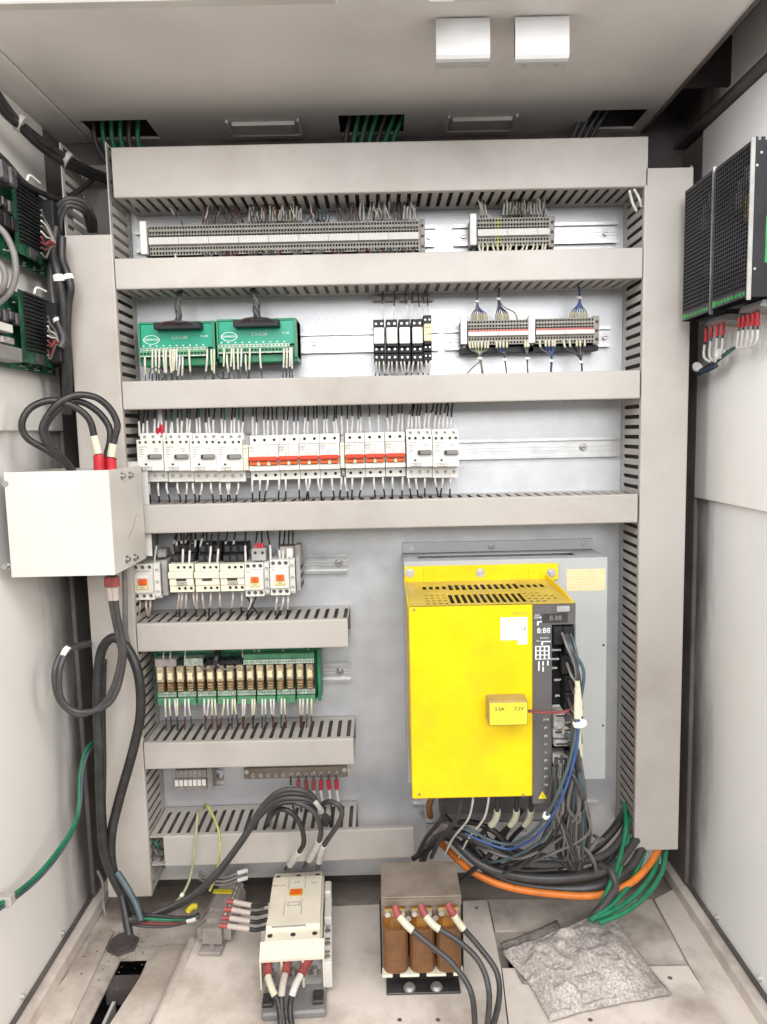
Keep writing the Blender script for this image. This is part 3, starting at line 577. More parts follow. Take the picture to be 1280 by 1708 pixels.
# ------------------------------------------------------------------ black plug-in relays of row two
def relay(label, xa, w, zb, h, narrow=False):
    t = thing('plug_relay', label, 'relay', (xa, 1.228, zb), 'black plug in relays'); ORG[t.name] = Vector()
    d = 0.060
    m = MB(); m.box(0.0003, w - 0.0003, 0.010, d, 0.0, h, 0, 0.0008)
    m.holes(0.0005, w - 0.0005, 0, h * .17, 0.004, 2, 1, w * .11, 0.005, 0, 1, False); m.box(0.0005, w - .0005, 0.0045, 0.012, 0, h * .168)
    m.holes(0.0005, w - 0.0005, h * .2, h * .36, 0.001, 2, 1, w * .12, 0.005, 0, 1, False); m.box(0.0005, w - .0005, 0.0015, 0.012, h * .2, h * .358)
    m.holes(0.0005, w - 0.0005, h * .80, h, 0.003, 2, 1, w * .12, 0.005, 0, 1, False); m.box(0.0005, w - .0005, 0.0035, 0.012, h * .802, h)
    m.build('socket', ['black_plastic', 'steel'], t)
    for u in (.26, .74):
        for v in (.085, .28, .9): MB().cyl((w * u, -0.0005 + .002 * (v > .5), h * v), (w * u, 0.004, h * v), w * .10, 8).build('terminal_screw', 'steel', t)
    MB().box(w * .06, w * .94, -0.010, 0.010, h * .40, h * .785, c=0.0012).build('relay_case', 'label_paper' if not narrow else 'cream_paper', t)
    text('LY2' if not narrow else 'G2R', 0.0055, w * .6, -0.0105, h * .56, 'print_grey', t); text('24VDC', 0.0028, w * .5, -0.0105, h * .70, 'print_grey', t)
    MB().box(w * .06, w * .94, -0.0085, 0.010, h * .33, h * .395, c=0.001).build('latch', 'black_plastic', t)
    return t
RW = [(623, 642, 'first black relay from the left, whitest case, under the second duct'), (644, 664, 'second black relay from the left, beside the whitest one'), (665.5, 685, 'third black relay, in the middle of the row of five'), (687, 706, 'fourth black relay, beside the narrow one'), (706.5, 721, 'narrow black relay at the right end of its row')]
for i, (p, q, l) in enumerate(RW):
    a, b = at(p, 567, Y=1.228), at(q, 567, Y=1.228); yt, yb = (533, 602) if i < 4 else (527, 600)
    za, zb = at(p, yt - i * .4, Y=1.228).z, at(p, yb, Y=1.228).z
    relay(l, a.x, b.x - a.x, zb, za - zb, i == 4)
# ------------------------------------------------------------------ motor starters and circuit breakers of row three
def starter(label, name_txt, loc):
    t = thing('motor_starter', label, 'motor starter', loc, 'motor protection switches'); ORG[t.name] = Vector()
    w, h = 0.0432, 0.081; g = 0.0004
    MB().box(g, w - g, 0.0262, 0.080, 0, h, c=0.001).build('housing', 'white_plastic', t)
    m = MB(); m.holes(g, w - g, 0.0, 0.0185, 0.020, 3, 1, 0.0031, 0.009, 0, 1); m.box(g, w - g, 0.0255, 0.027, 0, 0.0185)
    m.add([(g, .020, 0), (w - g, .020, 0), (w - g, .027, 0), (g, .027, 0)], [(0, 1, 2, 3)]); m.add([(g, .020, .0185), (w - g, .020, .0185), (w - g, .027, .0185), (g, .027, .0185)], [(0, 1, 2, 3)])
    m.build('lower_terminals', ['white_plastic', 'grey_plastic'], t)
    m = MB(); m.holes(g, w - g, 0.068, h, 0.020, 3, 1, 0.0031, 0.009, 0, 1); m.add([(g, .020, h), (w - g, .020, h), (w - g, .027, h), (g, .027, h)], [(0, 1, 2, 3)])
    m.build('upper_terminals', ['white_plastic', 'grey_plastic'], t)
    m = MB(); z0, z1, z2 = 0.0195, 0.0615, 0.0705
    m.holes(g, w * .46, z1, z2, 0.0, 2, 1, 0.0026, 0.008, 0, 1); m.holes(w * .54, w - g, z1, z2, 0.0, 2, 1, 0.0026, 0.008, 0, 1)
    m.add([(w * .46, 0, z1), (w * .54, 0, z1), (w * .54, 0, z2), (w * .46, 0, z2)], [(0, 1, 2, 3)])
    m.add([(g, 0, z0), (w - g, 0, z0), (w - g, 0, z1), (g, 0, z1)], [(0, 1, 2, 3)])
    m.add([(g, 0, z0), (w - g, 0, z0), (w - g, .0262, z0 - .001), (g, .0262, z0 - .001)], [(0, 1, 2, 3)]); m.add([(g, 0, z2), (w - g, 0, z2), (w - g, .0262, z2), (g, .0262, z2)], [(0, 1, 2, 3)])
    for x in (g, w - g): m.add([(x, 0, z0), (x, 0, z2), (x, .0262, z2), (x, .0262, z0)], [(0, 1, 2, 3)])
    m.build('front_body', ['white_plastic', 'grey_plastic'], t)
    k = MB().box(w * .42, w * .96, -0.0055, 0.0, 0.0385, 0.0465, 0, 0.0018).build('switch_knob', 'grey_plastic', t)
    MB().box(w * .44, w * .52, -0.0062, -0.0055, 0.0395, 0.0455).build('knob_pointer', 'pocket', k)
    MB().box(w * .28, w * .37, -0.0006, 0.001, 0.0285, 0.0315).build('trip_button', 'pocket', t)
    m = MB(); x0, x1, a, b = w * .17, w * .54, 0.0198, 0.0258
    for q in ((x0, x1, a, a + .0006), (x0, x1, b - .0006, b), (x0, x0 + .0006, a, b), (x1 - .0006, x1, a, b)): m.box(q[0], q[1], -0.0005, 0.0, q[2], q[3])
    m.build('label_frame', 'print_grey', t)
    text(name_txt, 0.0042, (x0 + x1) / 2, -0.0003, (a + b) / 2, 'print_grey', t)
    for zz, xx, ww in ((.058, .10, .30), (.054, .10, .16), (.050, .10, .13), (.046, .10, .16), (.042, .1, .08), (.0545, .66, .14), (.051, .70, .1)):
        MB().box(w * xx, w * (xx + ww), -0.0003, 0.0, zz, zz + 0.0009).build('print_line', 'print_grey', t)
    return t
YS = 1.205
def sloc(px, pyb, px2=None):
    a = at(px, 760, Y=YS); b = at(px, pyb, Y=YS + 0.02); return (a.x, YS, b.z)
first = starter('first motor starter from the left, beside the left duct', 'QM-1', sloc(229, 804))
SX = [(229, 'QM-1', ''), (273.5, 'QM-2', 'second motor starter from the left in the group of four'), (317.5, 'QM-3', 'third motor starter from the left in the group of four'), (361, 'QM-4', 'fourth motor starter, beside the red lever breakers')]
for p, s, l in SX[1:]:
    starter(l, s, sloc(p, 804))
starter('motor starter directly right of the red lever breakers', 'QM-5', sloc(678.5, 797))
starter('motor starter at the right end of its row, next to the bare rail', 'QM-6', sloc(722.5, 797))
def breaker(label, poles, loc, wide):
    t = thing('circuit_breaker', label, 'circuit breaker', loc, 'red lever circuit breakers'); ORG[t.name] = Vector()
    w = wide; p = w / poles; g = 0.0003; h = 0.0745; za, zb = 0.0160, 0.0585
    MB().box(g, w - g, 0.020, 0.075, 0, h, c=0.0008).build('housing', 'white_plastic', t)
    for nm, a, b in (('lower_terminals', 0.0, za - .0006), ('upper_terminals', zb + .0006, h)):
        m = MB(); m.holes(g, w - g, a, b, 0.014, poles, 1, 0.0026, 0.006, 0, 1)
        for z in (a, b): m.add([(g, .014, z), (w - g, .014, z), (w - g, .021, z), (g, .021, z)], [(0, 1, 2, 3)])
        for x in (g, w - g): m.add([(x, .014, a), (x, .014, b), (x, .021, b), (x, .021, a)], [(0, 1, 2, 3)])
        m.build(nm, ['white_plastic', 'steel'], t)
    m = MB(); m.box(g, w - g, 0.0, 0.021, za, za + 0.0085, 0, 0.0006); m.box(g, w - g, 0.0, 0.021, zb - 0.0215, zb, 0, 0.0006); m.box(g, w - g, 0.006, 0.021, za + .0085, zb - .0215)
    m.build('front_body', 'white_plastic', t)
    MB().box(g + .0004, w - g - .0004, -0.0105, -0.0015, za + 0.0165, za + 0.0235, 0, 0.0018).build('lever_bar', 'red_plastic', t)
    for i in range(poles):
        u = i * p
        MB().box(u + p * .14, u + p * .86, -0.0045, 0.006, za + .0095, za + .0155, 0, 0.0012).build('lever', 'orange_plastic', t)
        if i < poles - 1: MB().box(u + p * .84, u + p * 1.16, -0.0040, 0.006, za + .0086, za + .0158, 0, 0.001).build('lever_guard', 'cream_plastic', t)
    for i in range(poles - 1): MB().box((i + 1) * p - .0002, (i + 1) * p + .0002, -0.0002, 0.0, za + .0245, zb - .001).build('seam', 'print_grey', t)
    text('DZ47', 0.0046, p * .30, -0.0003, zb - .0045, 'print_grey', t); text('C16', 0.0046, p * .28, -0.0003, zb - .0090, 'print_grey', t)
    for i in range(poles):
        MB().box(i * p + p * .72, i * p + p * .76, -0.0003, 0.0, zb - .0165, zb - .0125).build('print_line', 'print_grey', t)
    return t
YBK = 1.215
BR = [(415, 465, 3, 'three pole breaker at the left end of the red lever breakers'), (465, 499, 2, 'two pole breaker directly right of the three pole one'), (499, 533, 2, 'two pole breaker in the middle of the left breaker group'), (533, 567, 2, 'two pole breaker at the right end of the left breaker group, before the spacer'),
      (575.5, 609, 2, 'two pole breaker just right of the spacer'), (609, 642.5, 2, 'two pole breaker in the middle of the right breaker group'), (643, 677, 2, 'two pole breaker touching the right hand motor starters')]
for p, q, n, l in BR:
    a, b = at(p, 760, Y=YBK), at(q, 760, Y=YBK); zb = at((p + q) / 2, 800.5 - (p - 415) * 0.026, Y=YBK + .014).z
    breaker(l, n, (a.x, YBK, zb), b.x - a.x)
def spacer(label, p, q, zoff):
    a, b = at(p, 760, Y=YBK), at(q, 760, Y=YBK); zb = at(p, 800 - zoff, Y=YBK + .014).z
    t = thing('spacer_block', label, 'spacer', (a.x, YBK, zb), 'narrow end blocks'); ORG[t.name] = Vector(); w = b.x - a.x
    MB().box(0.0003, w - .0003, 0.0, 0.03, 0.016, 0.058, 0, .0006).build('face_plate', 'cream_plastic', t)
    MB().box(0.0006, w - .0006, 0.018, 0.07, 0.002, 0.074, 0, .0006).cyl((w / 2, 0.0172, 0.008), (w / 2, 0.019, .008), w * .3, 8, 1).cyl((w / 2, 0.0172, 0.066), (w / 2, 0.019, .066), w * .3, 8, 1).build('clamp_body', ['mid_plastic', 'steel'], t)
    text('NO', 0.0034, w / 2, -0.0003, 0.052, 'print_grey', t)
    return t
spacer('narrow cream end block between the fourth motor starter and the breakers', 405.5, 414.5, 0)
spacer('narrow white spacer between the two breaker groups', 567.5, 575, 4)
# ------------------------------------------------------------------ contactors of row four
def contactor(label, txt, loc, w, h, aux=0.0, left_side=False):
    t = thing('small_contactor', label, 'contactor', loc, 'small white contactors with orange indicators'); ORG[t.name] = Vector()
    g = 0.0003; wf = w * 0.78
    for nm, a, b in (('upper_terminals', h * .8, h), ('lower_terminals', 0, h * .2)):
        m = MB(); m.holes(g, wf, a, b, 0.006, 3, 1, 0.0036, 0.009, 0, 1)
        for z in (a, b): m.add([(g, .006, z), (wf, .006, z), (wf, .018, z), (g, .018, z)], [(0, 1, 2, 3)])
        for x in (g, wf): m.add([(x, .006, a), (x, .006, b), (x, .018, b), (x, .018, a)], [(0, 1, 2, 3)])
        m.build(nm, ['white_plastic', 'grey_plastic'], t)
    MB().box(g, wf, 0.0, 0.018, h * .205, h * .795, 0, 0.001).build('front_body', 'white_plastic', t)
    MB().box(g, w - g, 0.016, 0.075, -h * .0, h, 0, 0.001).build('housing', 'white_plastic', t)
    m = MB(); x0 = wf + .0004
    for a, b in ((.62, .97), (.30, .62), (.08, .30)): m.cell(x0, w - g, h * a, h * b, 0.011, 0.0033, 0.008, 0, 1, False, True)
    m.add([(x0, .011, h * .08), (w - g, .011, h * .08), (w - g, .02, h * .08), (x0, .02, h * .08)], [(0, 1, 2, 3)]); m.add([(w - g, .011, h * .08), (w - g, .011, h * .97), (w - g, .02, h * .97), (w - g, .02, h * .08)], [(0, 1, 2, 3)])
    m.build('coil_terminals', ['white_plastic', 'grey_plastic'], t)
    b = MB().box(wf * .34, wf * .76, -0.003, 0.0, h * .44, h * .60, 0, 0.0008).build('indicator', 'orange_plastic', t)
    MB().box(wf * .52, wf * .58, -0.0034, -0.003, h * .44, h * .60).build('indicator_slot', 'red_plastic', b)
    MB().box(wf * .30, wf * .80, -0.0006, 0.0, h * .62, h * .70).build('window', 'tag_white', t)
    MB().box(wf * .26, wf * .80, -0.0009, 0.0, h * .30, h * .425).build('name_frame', 'yellow_shade', t)
    MB().box(wf * .29, wf * .77, -0.0012, -0.0009, h * .325, h * .405).build('name_card', 'cream_paper', t)
    text(txt, 0.0042, wf * .53, -0.0014, h * .365, 'print_grey', t)
    text('LS', 0.0036, wf * .20, -0.0003, h * .745, 'print_grey', t)
    if aux:
        m = MB(); m.box(w + .0004, w + aux, 0.020, 0.072, h * .05, h * 1.04, 0, 0.001)
        for k in range(3): m.box(w + aux - .001, w + aux + .0008, 0.024, 0.060, h * (.15 + .25 * k), h * (.24 + .25 * k), 1)
        m.build('side_block', ['mid_plastic', 'pocket'], t)
    return t
YK = 1.205
def kloc(px, pyt, pyb):
    a = at(px, (pyt + pyb) / 2, Y=YK); return (a.x, YK, at(px, pyb, Y=YK + .006).z), at(px, pyt, Y=YK + .006).z - at(px, pyb, Y=YK + .006).z
l, h = kloc(219, 941, 1001); contactor('small contactor partly behind the pale junction box', 'KM1', l, 0.0455, h, 0.010)
l, h = kloc(408, 939, 995); contactor('small contactor beside the cream relays, with a red wire boot on top', 'KM2', l, 0.0405, h, 0.0)
l, h = kloc(450, 934, 993); contactor('small contactor at the right end of its row, next to the bare rail', 'KM3', l, 0.0415, h, 0.008)
def overload(label, loc, w, h, dark):
    t = thing('interlock_relay', label, 'relay', loc, 'cream relays with dark heads'); ORG[t.name] = Vector(); g = .0004
    m = MB(); m.holes(w * .26, w - g, h * .74, h, 0.006, 3, 1, 0.0029, 0.006, 0, 1); m.add([(g, .006, h * .74), (w * .26, .006, h * .74), (w * .26, .006, h), (g, .006, h)], [(0, 1, 2, 3)])
    m.add([(g, .006, h), (w - g, .006, h), (w - g, .03, h), (g, .03, h)], [(0, 1, 2, 3)]); m.build('upper_terminals', ['cream_plastic', 'steel'], t)
    m = MB(); m.holes(w * .26, w - g, 0, h * .24, 0.006, 3, 1, 0.0029, 0.006, 0, 1); m.add([(g, .006, 0), (w * .26, .006, 0), (w * .26, .006, h * .24), (g, .006, h * .24)], [(0, 1, 2, 3)])
    m.add([(g, .006, 0), (w - g, .006, 0), (w - g, .03, 0), (g, .03, 0)], [(0, 1, 2, 3)]); m.build('lower_terminals', ['cream_plastic', 'steel'], t)
    MB().box(-.0005, w - g, 0.0, 0.02, h * .50, h * .735, 0, .001).build('middle_band', 'cream_plastic', t)
    MB().box(g, w - g, 0.0035, 0.02, h * .245, h * .498, 0, .0006).build('front_body', 'aged_plastic', t)
    MB().box(w * .30, w * .70, 0.0025, 0.004, h * .40, h * .49).build('window', 'pocket', t)
    if dark:
        MB().box(w * .32, w * .72, 0.0022, 0.0035, h * .25, h * .36).build('name_frame', 'print_grey', t)
        MB().box(w * .34, w * .70, 0.0018, 0.0022, h * .265, h * .345).build('name_card', 'sleeve_pink', t)
        text('CKM2', 0.0038, w * .52, 0.0016, h * .305, 'print_grey', t)
    MB().box(g, w - g, 0.012, 0.085, 0.001, h * .99, 0, .001).build('housing', 'cream_plastic', t)
    m = MB(); m.box(w * .05, w * .97, 0.022, 0.06, h * 1.0, h * 1.30, 0, .001); m.box(w * .02, w * .99, 0.034, 0.075, h * 1.30, h * 1.62, 0, .001)
    for i in range(3):
        m.box(w * (.10 + .3 * i), w * (.30 + .3 * i), 0.0205, 0.023, h * 1.06, h * 1.24, 1); m.box(w * (.12 + .3 * i), w * (.28 + .3 * i), 0.0325, 0.036, h * 1.36, h * 1.56, 1)
    m.build('head', ['black_plastic', 'dark_steel'], t)
    return t
for i, (p, lab) in enumerate(((281, 'leftmost of the three cream relays, with a pink name card'), (324.5, 'middle of the three cream relays, without a name card'), (366.5, 'rightmost of the three cream relays, touching the contactor'))):
    l, h = kloc(p, 941, 988 - i * .8); overload(lab, l, 0.0412, h, i != 1)
# ------------------------------------------------------------------ relay board of row five
Yb = 1.228
a = at(262, 1140, Y=Yb); b = at(530, 1140, Y=Yb); zt = at(400, 1090, Y=Yb).z; zb = at(400, 1170, Y=Yb).z
t = thing('relay_board', 'green board with sixteen clear relays between two short ducts', 'relay board', (a.x, Yb, zb)); ORG[t.name] = Vector()
w, h = b.x - a.x, zt - zb
MB().box(0, w, 0.016, 0.02, 0, h).build('circuit_card', 'dark_pcb', t)
m = MB(); m.box(0, w, 0.02, 0.05, -.004, 0.0).box(0, w, 0.012, 0.05, h, h + .004); m.build('tray', 'tray_green', t)
for u, v in ((-.003, 0), (w, w + .005)): MB().box(u, v, 0.004, 0.05, -.004, h + .004, 0, .0008).build('side_foot', 'tray_green', t)
p = w / 16.2; r0 = None
for i in range(16):
    off = (0.0025 + i * p, 0, 0)
    if r0 is None:
        r0 = MB().box(0, p * .70, -0.008, 0.016, h * .46, h * .78, 0, .0012).build('relay', 'relay_case', t)
        q = MB().box(p * .02, p * .68, -0.0075, 0.016, h * .26, h * .458, 0, .0008)
        for k in range(3): q.box(p * .12, p * .58, -0.0083, -0.0072, h * (.29 + .055 * k), h * (.31 + .055 * k), 1)
        q.build('relay_base', ['relay_base', 'relay_case'], r0)
        MB().box(p * .12, p * .58, -0.0086, -0.0078, h * .52, h * .66).build('relay_print', 'cream_paper', r0)
        MB().box(p * .0, p * .7, -0.001, 0.016, h * .785, h * .90, 0, .001).build('relay_clip', 'black_plastic', r0)
        r0.location = off
    else: put(r0, t, (off[0] - 0.0025, 0, random.uniform(-.0006, .0006)))
for i in range(8):
    x0 = 0.0020 + i * 2 * p; m = MB()
    m.holes(x0, x0 + 1.82 * p, -.002, h * .125, -0.006, 6, 1, 0.0019, 0.005, 0, 1); m.box(x0, x0 + 1.82 * p, -0.0055, .016, -.002, h * .12)
    m.holes(x0, x0 + 1.82 * p, h * .135, h * .24, -0.002, 6, 1, 0.0016, 0.004, 2, 1); m.box(x0, x0 + 1.82 * p, -0.0015, .016, h * .135, h * .235)
    m.build('terminal_block', ['terminal_green', 'pocket', 'solder'], t)
    MB().cyl((x0 + 1.91 * p, -.002, h * .05), (x0 + 1.91 * p, .012, h * .05), .0024, 8).build('post', 'pocket', t)
m = MB(); m.holes(w * .55, w - .004, h * .90, h * .995, -.006, 24, 1, .0016, .005, 0, 1, True); m.box(w * .55, w - .004, -.0055, .016, h * .90, h * .995); m.holes(w * .55, w - .004, h * .80, h * .895, -.009, 24, 1, .0016, .005, 2, 1); m.box(w * .55, w - .004, -.0085, .016, h * .80, h * .89)
m.build('upper_terminal_row', ['terminal_green', 'pocket', 'solder'], t)
for x0, x1 in ((.0, .13), (.18, .295)):
    m = MB(); m.holes(w * x0, w * x1, h * .78, h * .87, -.004, 6, 1, .0014, .004, 0, 1); m.box(w * x0, w * x1, -.0035, .016, h * .78, h * .93); m.build('input_terminals', ['solder' if x0 else 'terminal_grey', 'pocket'], t)
MB().box(w * .37, w * .54, -.006, .016, h * .79, h * .88, 0, .001).build('ribbon_socket', 'black_plastic', t)
# ------------------------------------------------------------------ small dusty terminals and earth bar of row six
Yd = 1.252; a = at(291, 1300, Y=Yd); b = at(344, 1300, Y=Yd)
t = thing('terminal_block', 'small dusty grey terminal block with white markers above the lowest duct', 'terminal block', (a.x, Yd, at(300, 1319, Y=Yd).z)); ORG[t.name] = Vector()
w = b.x - a.x; h = 0.036; n = 7
for i in range(n):
    m = MB(); x0, x1 = i * w / n + .0003, (i + 1) * w / n - .0003
    m.cell(x0, x1, 0, h * .2, .003, .0024, .005, 0, 1); m.cell(x0, x1, h * .62, h * .95, .004, .0026, .005, 0, 1)
    m.box(x0, x1, .0045, .04, -.002, h, 0); m.box(x0, x1, .0, .0045, h * .21, h * .61); m.build('terminal', ['terminal_grey', 'pocket'], t)
    MB().box(x0 + .0005, x1 - .0005, -.0012, 0, h * .25, h * .56, 0, .0004).build('marker', 'tag_white', t)
MB().box(w, w + .010, .006, .04, -.001, h * 1.05, 0, .001).cyl((w + .005, .005, h * .5), (w + .005, .007, h * .5), .003, 8).build('end_stop', 'terminal_grey', t)
Ye = 1.27; a = at(407, 1290, Y=Ye); b = at(580, 1290, Y=Ye); z0 = at(490, 1298, Y=Ye).z; z1 = at(490, 1280, Y=Ye).z
t = thing('earth_bar', 'brown earth bar with a row of bolts and red lugs, left of the yellow drive', 'earth bar', (a.x, Ye, z0)); ORG[t.name] = Vector(); w = b.x - a.x; h = z1 - z0
MB().box(0, w, 0, .006, 0, h, 0, .0008).build('bar', 'core_iron', t)
EB = []
for i in range(12):
    x = w * (.09 + .073 * i); s = MB().cyl((x, -.001, h * .36), (x, 0, h * .36), .0046, 12).cyl((x, -.005, h * .36), (x, -.001, h * .36), .0034, 6).build('bolt', 'steel', t); EB.append((a.x + x, Ye, z0 + h * .36))
for x in (.03, .97): MB().cyl((w * x, -.003, h * .72), (w * x, 0, h * .72), .0042, 6).build('bolt', 'zinc', t)
for x in (.015, .985): MB().cyl((w * x, .006, h * .5), (w * x, YP - Ye, h * .5), .006, 10).build('standoff', 'cream_plastic', t)
# ------------------------------------------------------------------ servo drive
YG, YF, YX = 1.211, 1.209, 1.030
gx0 = at(677, 1100, Y=YG).x; gx1 = at(1012, 1100, Y=YG).x; gz1 = -0.2175; gz0 = at(900, 1302, Y=YG).z
t = thing('servo_drive', 'large yellow servo drive on a grey heatsink box at lower right', 'drive', (gx0, YP, gz0))
MB().box(gx0, gx1, YG, YG + 0.0015, gz0, gz1, 0, 0.0006).box(gx0, gx0 + .0015, YG + .0016, YP, gz0, gz1).box(gx1 - .0015, gx1, YG + .0016, YP, gz0, gz1).box(gx0 + .0016, gx1 - .0016, YG + .0016, YP, gz0, gz0 + .0015).build('heatsink_box', 'heatsink_grey', t)
m = MB(); xs = [gx0 + .0016, gx0 + 0.026, gx1 - 0.045, gx1 - .0016]      # top with a long recess
m.box(xs[0], xs[1], YG + .0016, YP - .002, gz1 - .003, gz1 - .0005).box(xs[2], xs[3], YG + .0016, YP - .002, gz1 - .003, gz1 - .0005)
m.box(xs[1], xs[2], YG + .0016, YG + .030, gz1 - .003, gz1 - .0005).box(xs[1], xs[2], YP - .022, YP - .002, gz1 - .003, gz1 - .0005)
m.build('box_top', 'heatsink_grey', t)
MB().box(xs[1], xs[2], YG + .030, YP - .022, gz1 - .016, gz1 - .014).build('recess_floor', 'mid_plastic', t)
fl = MB().box(gx0 + .0005, gx1 - .001, YP - .0055, YP - .0005, gz1 + .0005, gz1 + .0195, 0, .0006).build('top_flange', 'heatsink_grey', t)
for px in (686, 820, 975):
    q = at(px, 915, Y=YP - .006); MB().cyl((q.x, YP - .010, gz1 + .010), (q.x, YP - .0055, gz1 + .010), .0042, 6).cyl((q.x, YP - .0065, gz1 + .010), (q.x, YP - .0055, gz1 + .010), .0065, 12).build('bolt', 'steel', fl)
q0, q1 = at(945, 986, Y=YG), at(1010, 948, Y=YG)
MB().box(q0.x, q1.x, YG - .0006, YG, q0.z, q1.z).build('warning_label', 'print_cream', t)
for px, py in ((1007, 1076), (1006, 1210)): q = at(px, py, Y=YG); MB().cyl((q.x, YG - .0006, q.z), (q.x, YG + .0, q.z), .002, 8).build('small_hole', 'pocket', t)
yx0, yx1, yxs = at(686, 1170, Y=YX).x, at(960, 1170, Y=YX).x, at(889, 1170, Y=YX).x
yzt = at(800, 1010, Y=YX).z; yzb = at(790, 1331, Y=YX).z; zf0, zf1 = at(800, 969, Y=YF).z, at(800, 942, Y=YF).z
f2 = MB().box(gx0 + .001, at(931, 955, Y=YF).x, YF - .0025, YF, zf0 - .0004, zf1, 0, .0005).build('yellow_flange', 'yellow_paint', t)
for px in (684, 801, 919):
    q = at(px, 955, Y=YF); MB().cyl((q.x, YF - .0075, q.z), (q.x, YF - .0025, q.z), .0045, 6).cyl((q.x, YF - .0036, q.z), (q.x, YF - .0025, q.z), .0078, 12).build('bolt', 'zinc', f2)
for px in (715, 891):
    q = at(px, 954, Y=YF); MB().box(q.x - .009, q.x + .009, YF - .0040, YF - .0026, q.z - .018, q.z + .011, 0, .0005).cyl((q.x, YF - .0055, q.z + .003), (q.x, YF - .004, q.z + .003), .0035, 8).build('tab', 'yellow_paint', f2)
# vented top: real slots in a sheet
Lx = yx1 - yx0; Ly = YF - .003 - YX - .0005
m = MB()
def tp(u0, u1, v0, v1, r=None):
    a, b, c, d = yx0 + Lx * u0, yx0 + Lx * u1, Ly * v0, Ly * v1
    if r: m.cell(a, b, c, d, 0, ((b - a) * r[0], (d - c) * r[1]), .0015, 0, 0, True, False)
    else: m.add([(a, 0, c), (b, 0, c), (b, 0, d), (a, 0, d)], [(0, 1, 2, 3)])
tp(0, 1, 0, .06); tp(0, 1, .90, 1); tp(0, .10, .06, .90); tp(.93, 1, .06, .90)
for k in range(19): tp(.10 + k * .0437, .10 + (k + 1) * .0437, .55, .90, (.30, .34) if 3 < k < 15 else (.30, .22))
tp(.10, .93, .48, .55)
for k in range(12): tp(.25 + k * .040, .25 + (k + 1) * .040, .06, .48, (.30, .42))
for k in range(4):
    for j in range(4): tp(.10 + k * .0375, .10 + (k + 1) * .0375, .06 + j * .105, .165 + j * .105, (.30, .28))
for k in range(5):
    for j in range(4): tp(.73 + k * .04, .73 + (k + 1) * .04, .06 + j * .105, .165 + j * .105, (.30, .28) if (k < 3 or j in (1, 2)) else None)
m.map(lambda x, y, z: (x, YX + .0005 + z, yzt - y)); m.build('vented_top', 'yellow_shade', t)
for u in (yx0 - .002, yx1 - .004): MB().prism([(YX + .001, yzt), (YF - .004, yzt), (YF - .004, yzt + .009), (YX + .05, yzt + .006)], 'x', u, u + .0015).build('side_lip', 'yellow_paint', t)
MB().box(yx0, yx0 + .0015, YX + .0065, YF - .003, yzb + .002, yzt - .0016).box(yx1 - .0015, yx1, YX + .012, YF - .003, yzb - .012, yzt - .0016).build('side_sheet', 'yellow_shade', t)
MB().box(yx0 + .003, yx1 - .003, YX + .07, YF - .004, yzb + .01, yzt - .012).build('inner_body', 'black_plastic', t)
cv = MB().box(yx0 - .0008, yxs, YX, YX + .006, yzb, yzt, 0, .0018).build('front_cover', 'yellow_paint', t)
for px, py in ((691, 1017), (700, 1325), (873, 1326)):
    q = at(px, py, Y=YX); MB().cyl((q.x, YX - .0008, q.z), (q.x, YX, q.z), .0024, 8).build('screw', 'brown_case', cv)
q0, q1 = at(835, 1068, Y=YX), at(880, 1029, Y=YX); MB().box(q0.x, q1.x, YX - .0006, YX - .0001, q0.z, q1.z).build('rating_label', 'print_paper', cv)
q2 = at(864, 1075, Y=YX); MB().box(q2.x, q1.x, YX - .0005, YX - .0001, q2.z, q0.z - .0002).build('rating_label', 'print_paper', cv)
q = at(868, 1023, Y=YX); text('FANUC', .0065, q.x, YX - .0002, q.z, 'yellow_shade', cv)
q = at(876, 1049, Y=YX); text('CE', .006, q.x - .002, YX - .0008, q.z, 'print_dark', cv)
# dark connector panel
Yd = YX + .0015; px1 = yx1
xs1 = at(921, 1150, Y=Yd).x; zt_, zb_ = yzt - .0005, yzb - .0125
pn = MB().box(yxs + .0004, xs1, Yd, Yd + .03, zb_, zt_, 0, .0006).box(xs1, px1, Yd, Yd + .03, at(940, 1042, Y=Yd).z, zt_, 0, .0006).box(xs1, px1, Yd, Yd + .03, zb_, at(940, 1302, Y=Yd).z, 0, .0006).box(px1 - .0028, px1, Yd, Yd + .03, at(940, 1302, Y=Yd).z, at(940, 1042, Y=Yd).z).build('connector_panel', 'drive_grey', t)
MB().box(xs1 + .0004, px1 - .003, Yd + .022, Yd + .029, at(940, 1301, Y=Yd).z, at(940, 1043, Y=Yd).z).build('connector_bay', 'black_plastic', pn)
def pr(x0, y0, x1, y1, name, mt, yo=-.0004, dp=.0004, c=0, par=None):
    a, b = at(x0, y1, Y=Yd), at(x1, y0, Y=Yd); return MB().box(a.x, b.x, Yd + yo, Yd + yo + dp, a.z, b.z, 0, c).build(name, mt, par or pn)
def tt(s, px, py, size, mt='print_white'):
    q = at(px, py, Y=Yd); return text(s, size, q.x, Yd - .0006, q.z, mt, pn)
pr(905, 1023, 947, 1039, 'display', 'pocket'); tt('8.88', 927, 1031, .0105, 'print_grey')
tt('8:88', 907, 1052, .0115); tt('CX48', 897, 1030, .0045); tt('ALM', 896, 1026, .0035); tt('STATUS', 908, 1064, .0034); tt('CX1', 898, 1069, .0032)
for q in ((896, 1036, 904, 1038), (896, 1037, 899, 1043), (903, 1069, 919, 1071), (903, 1070, 906, 1076)): pr(*q, 'print_mark', 'print_white')
tb = pr(893, 1077, 917, 1100, 'mark_table', 'print_white')
for i in range(3):
    for j in range(3): pr(895 + i * 7.3, 1079 + j * 7, 900 + i * 7.3, 1084.5 + j * 7, 'table_cell', 'drive_grey', -.0007, .0003, 0, pn)
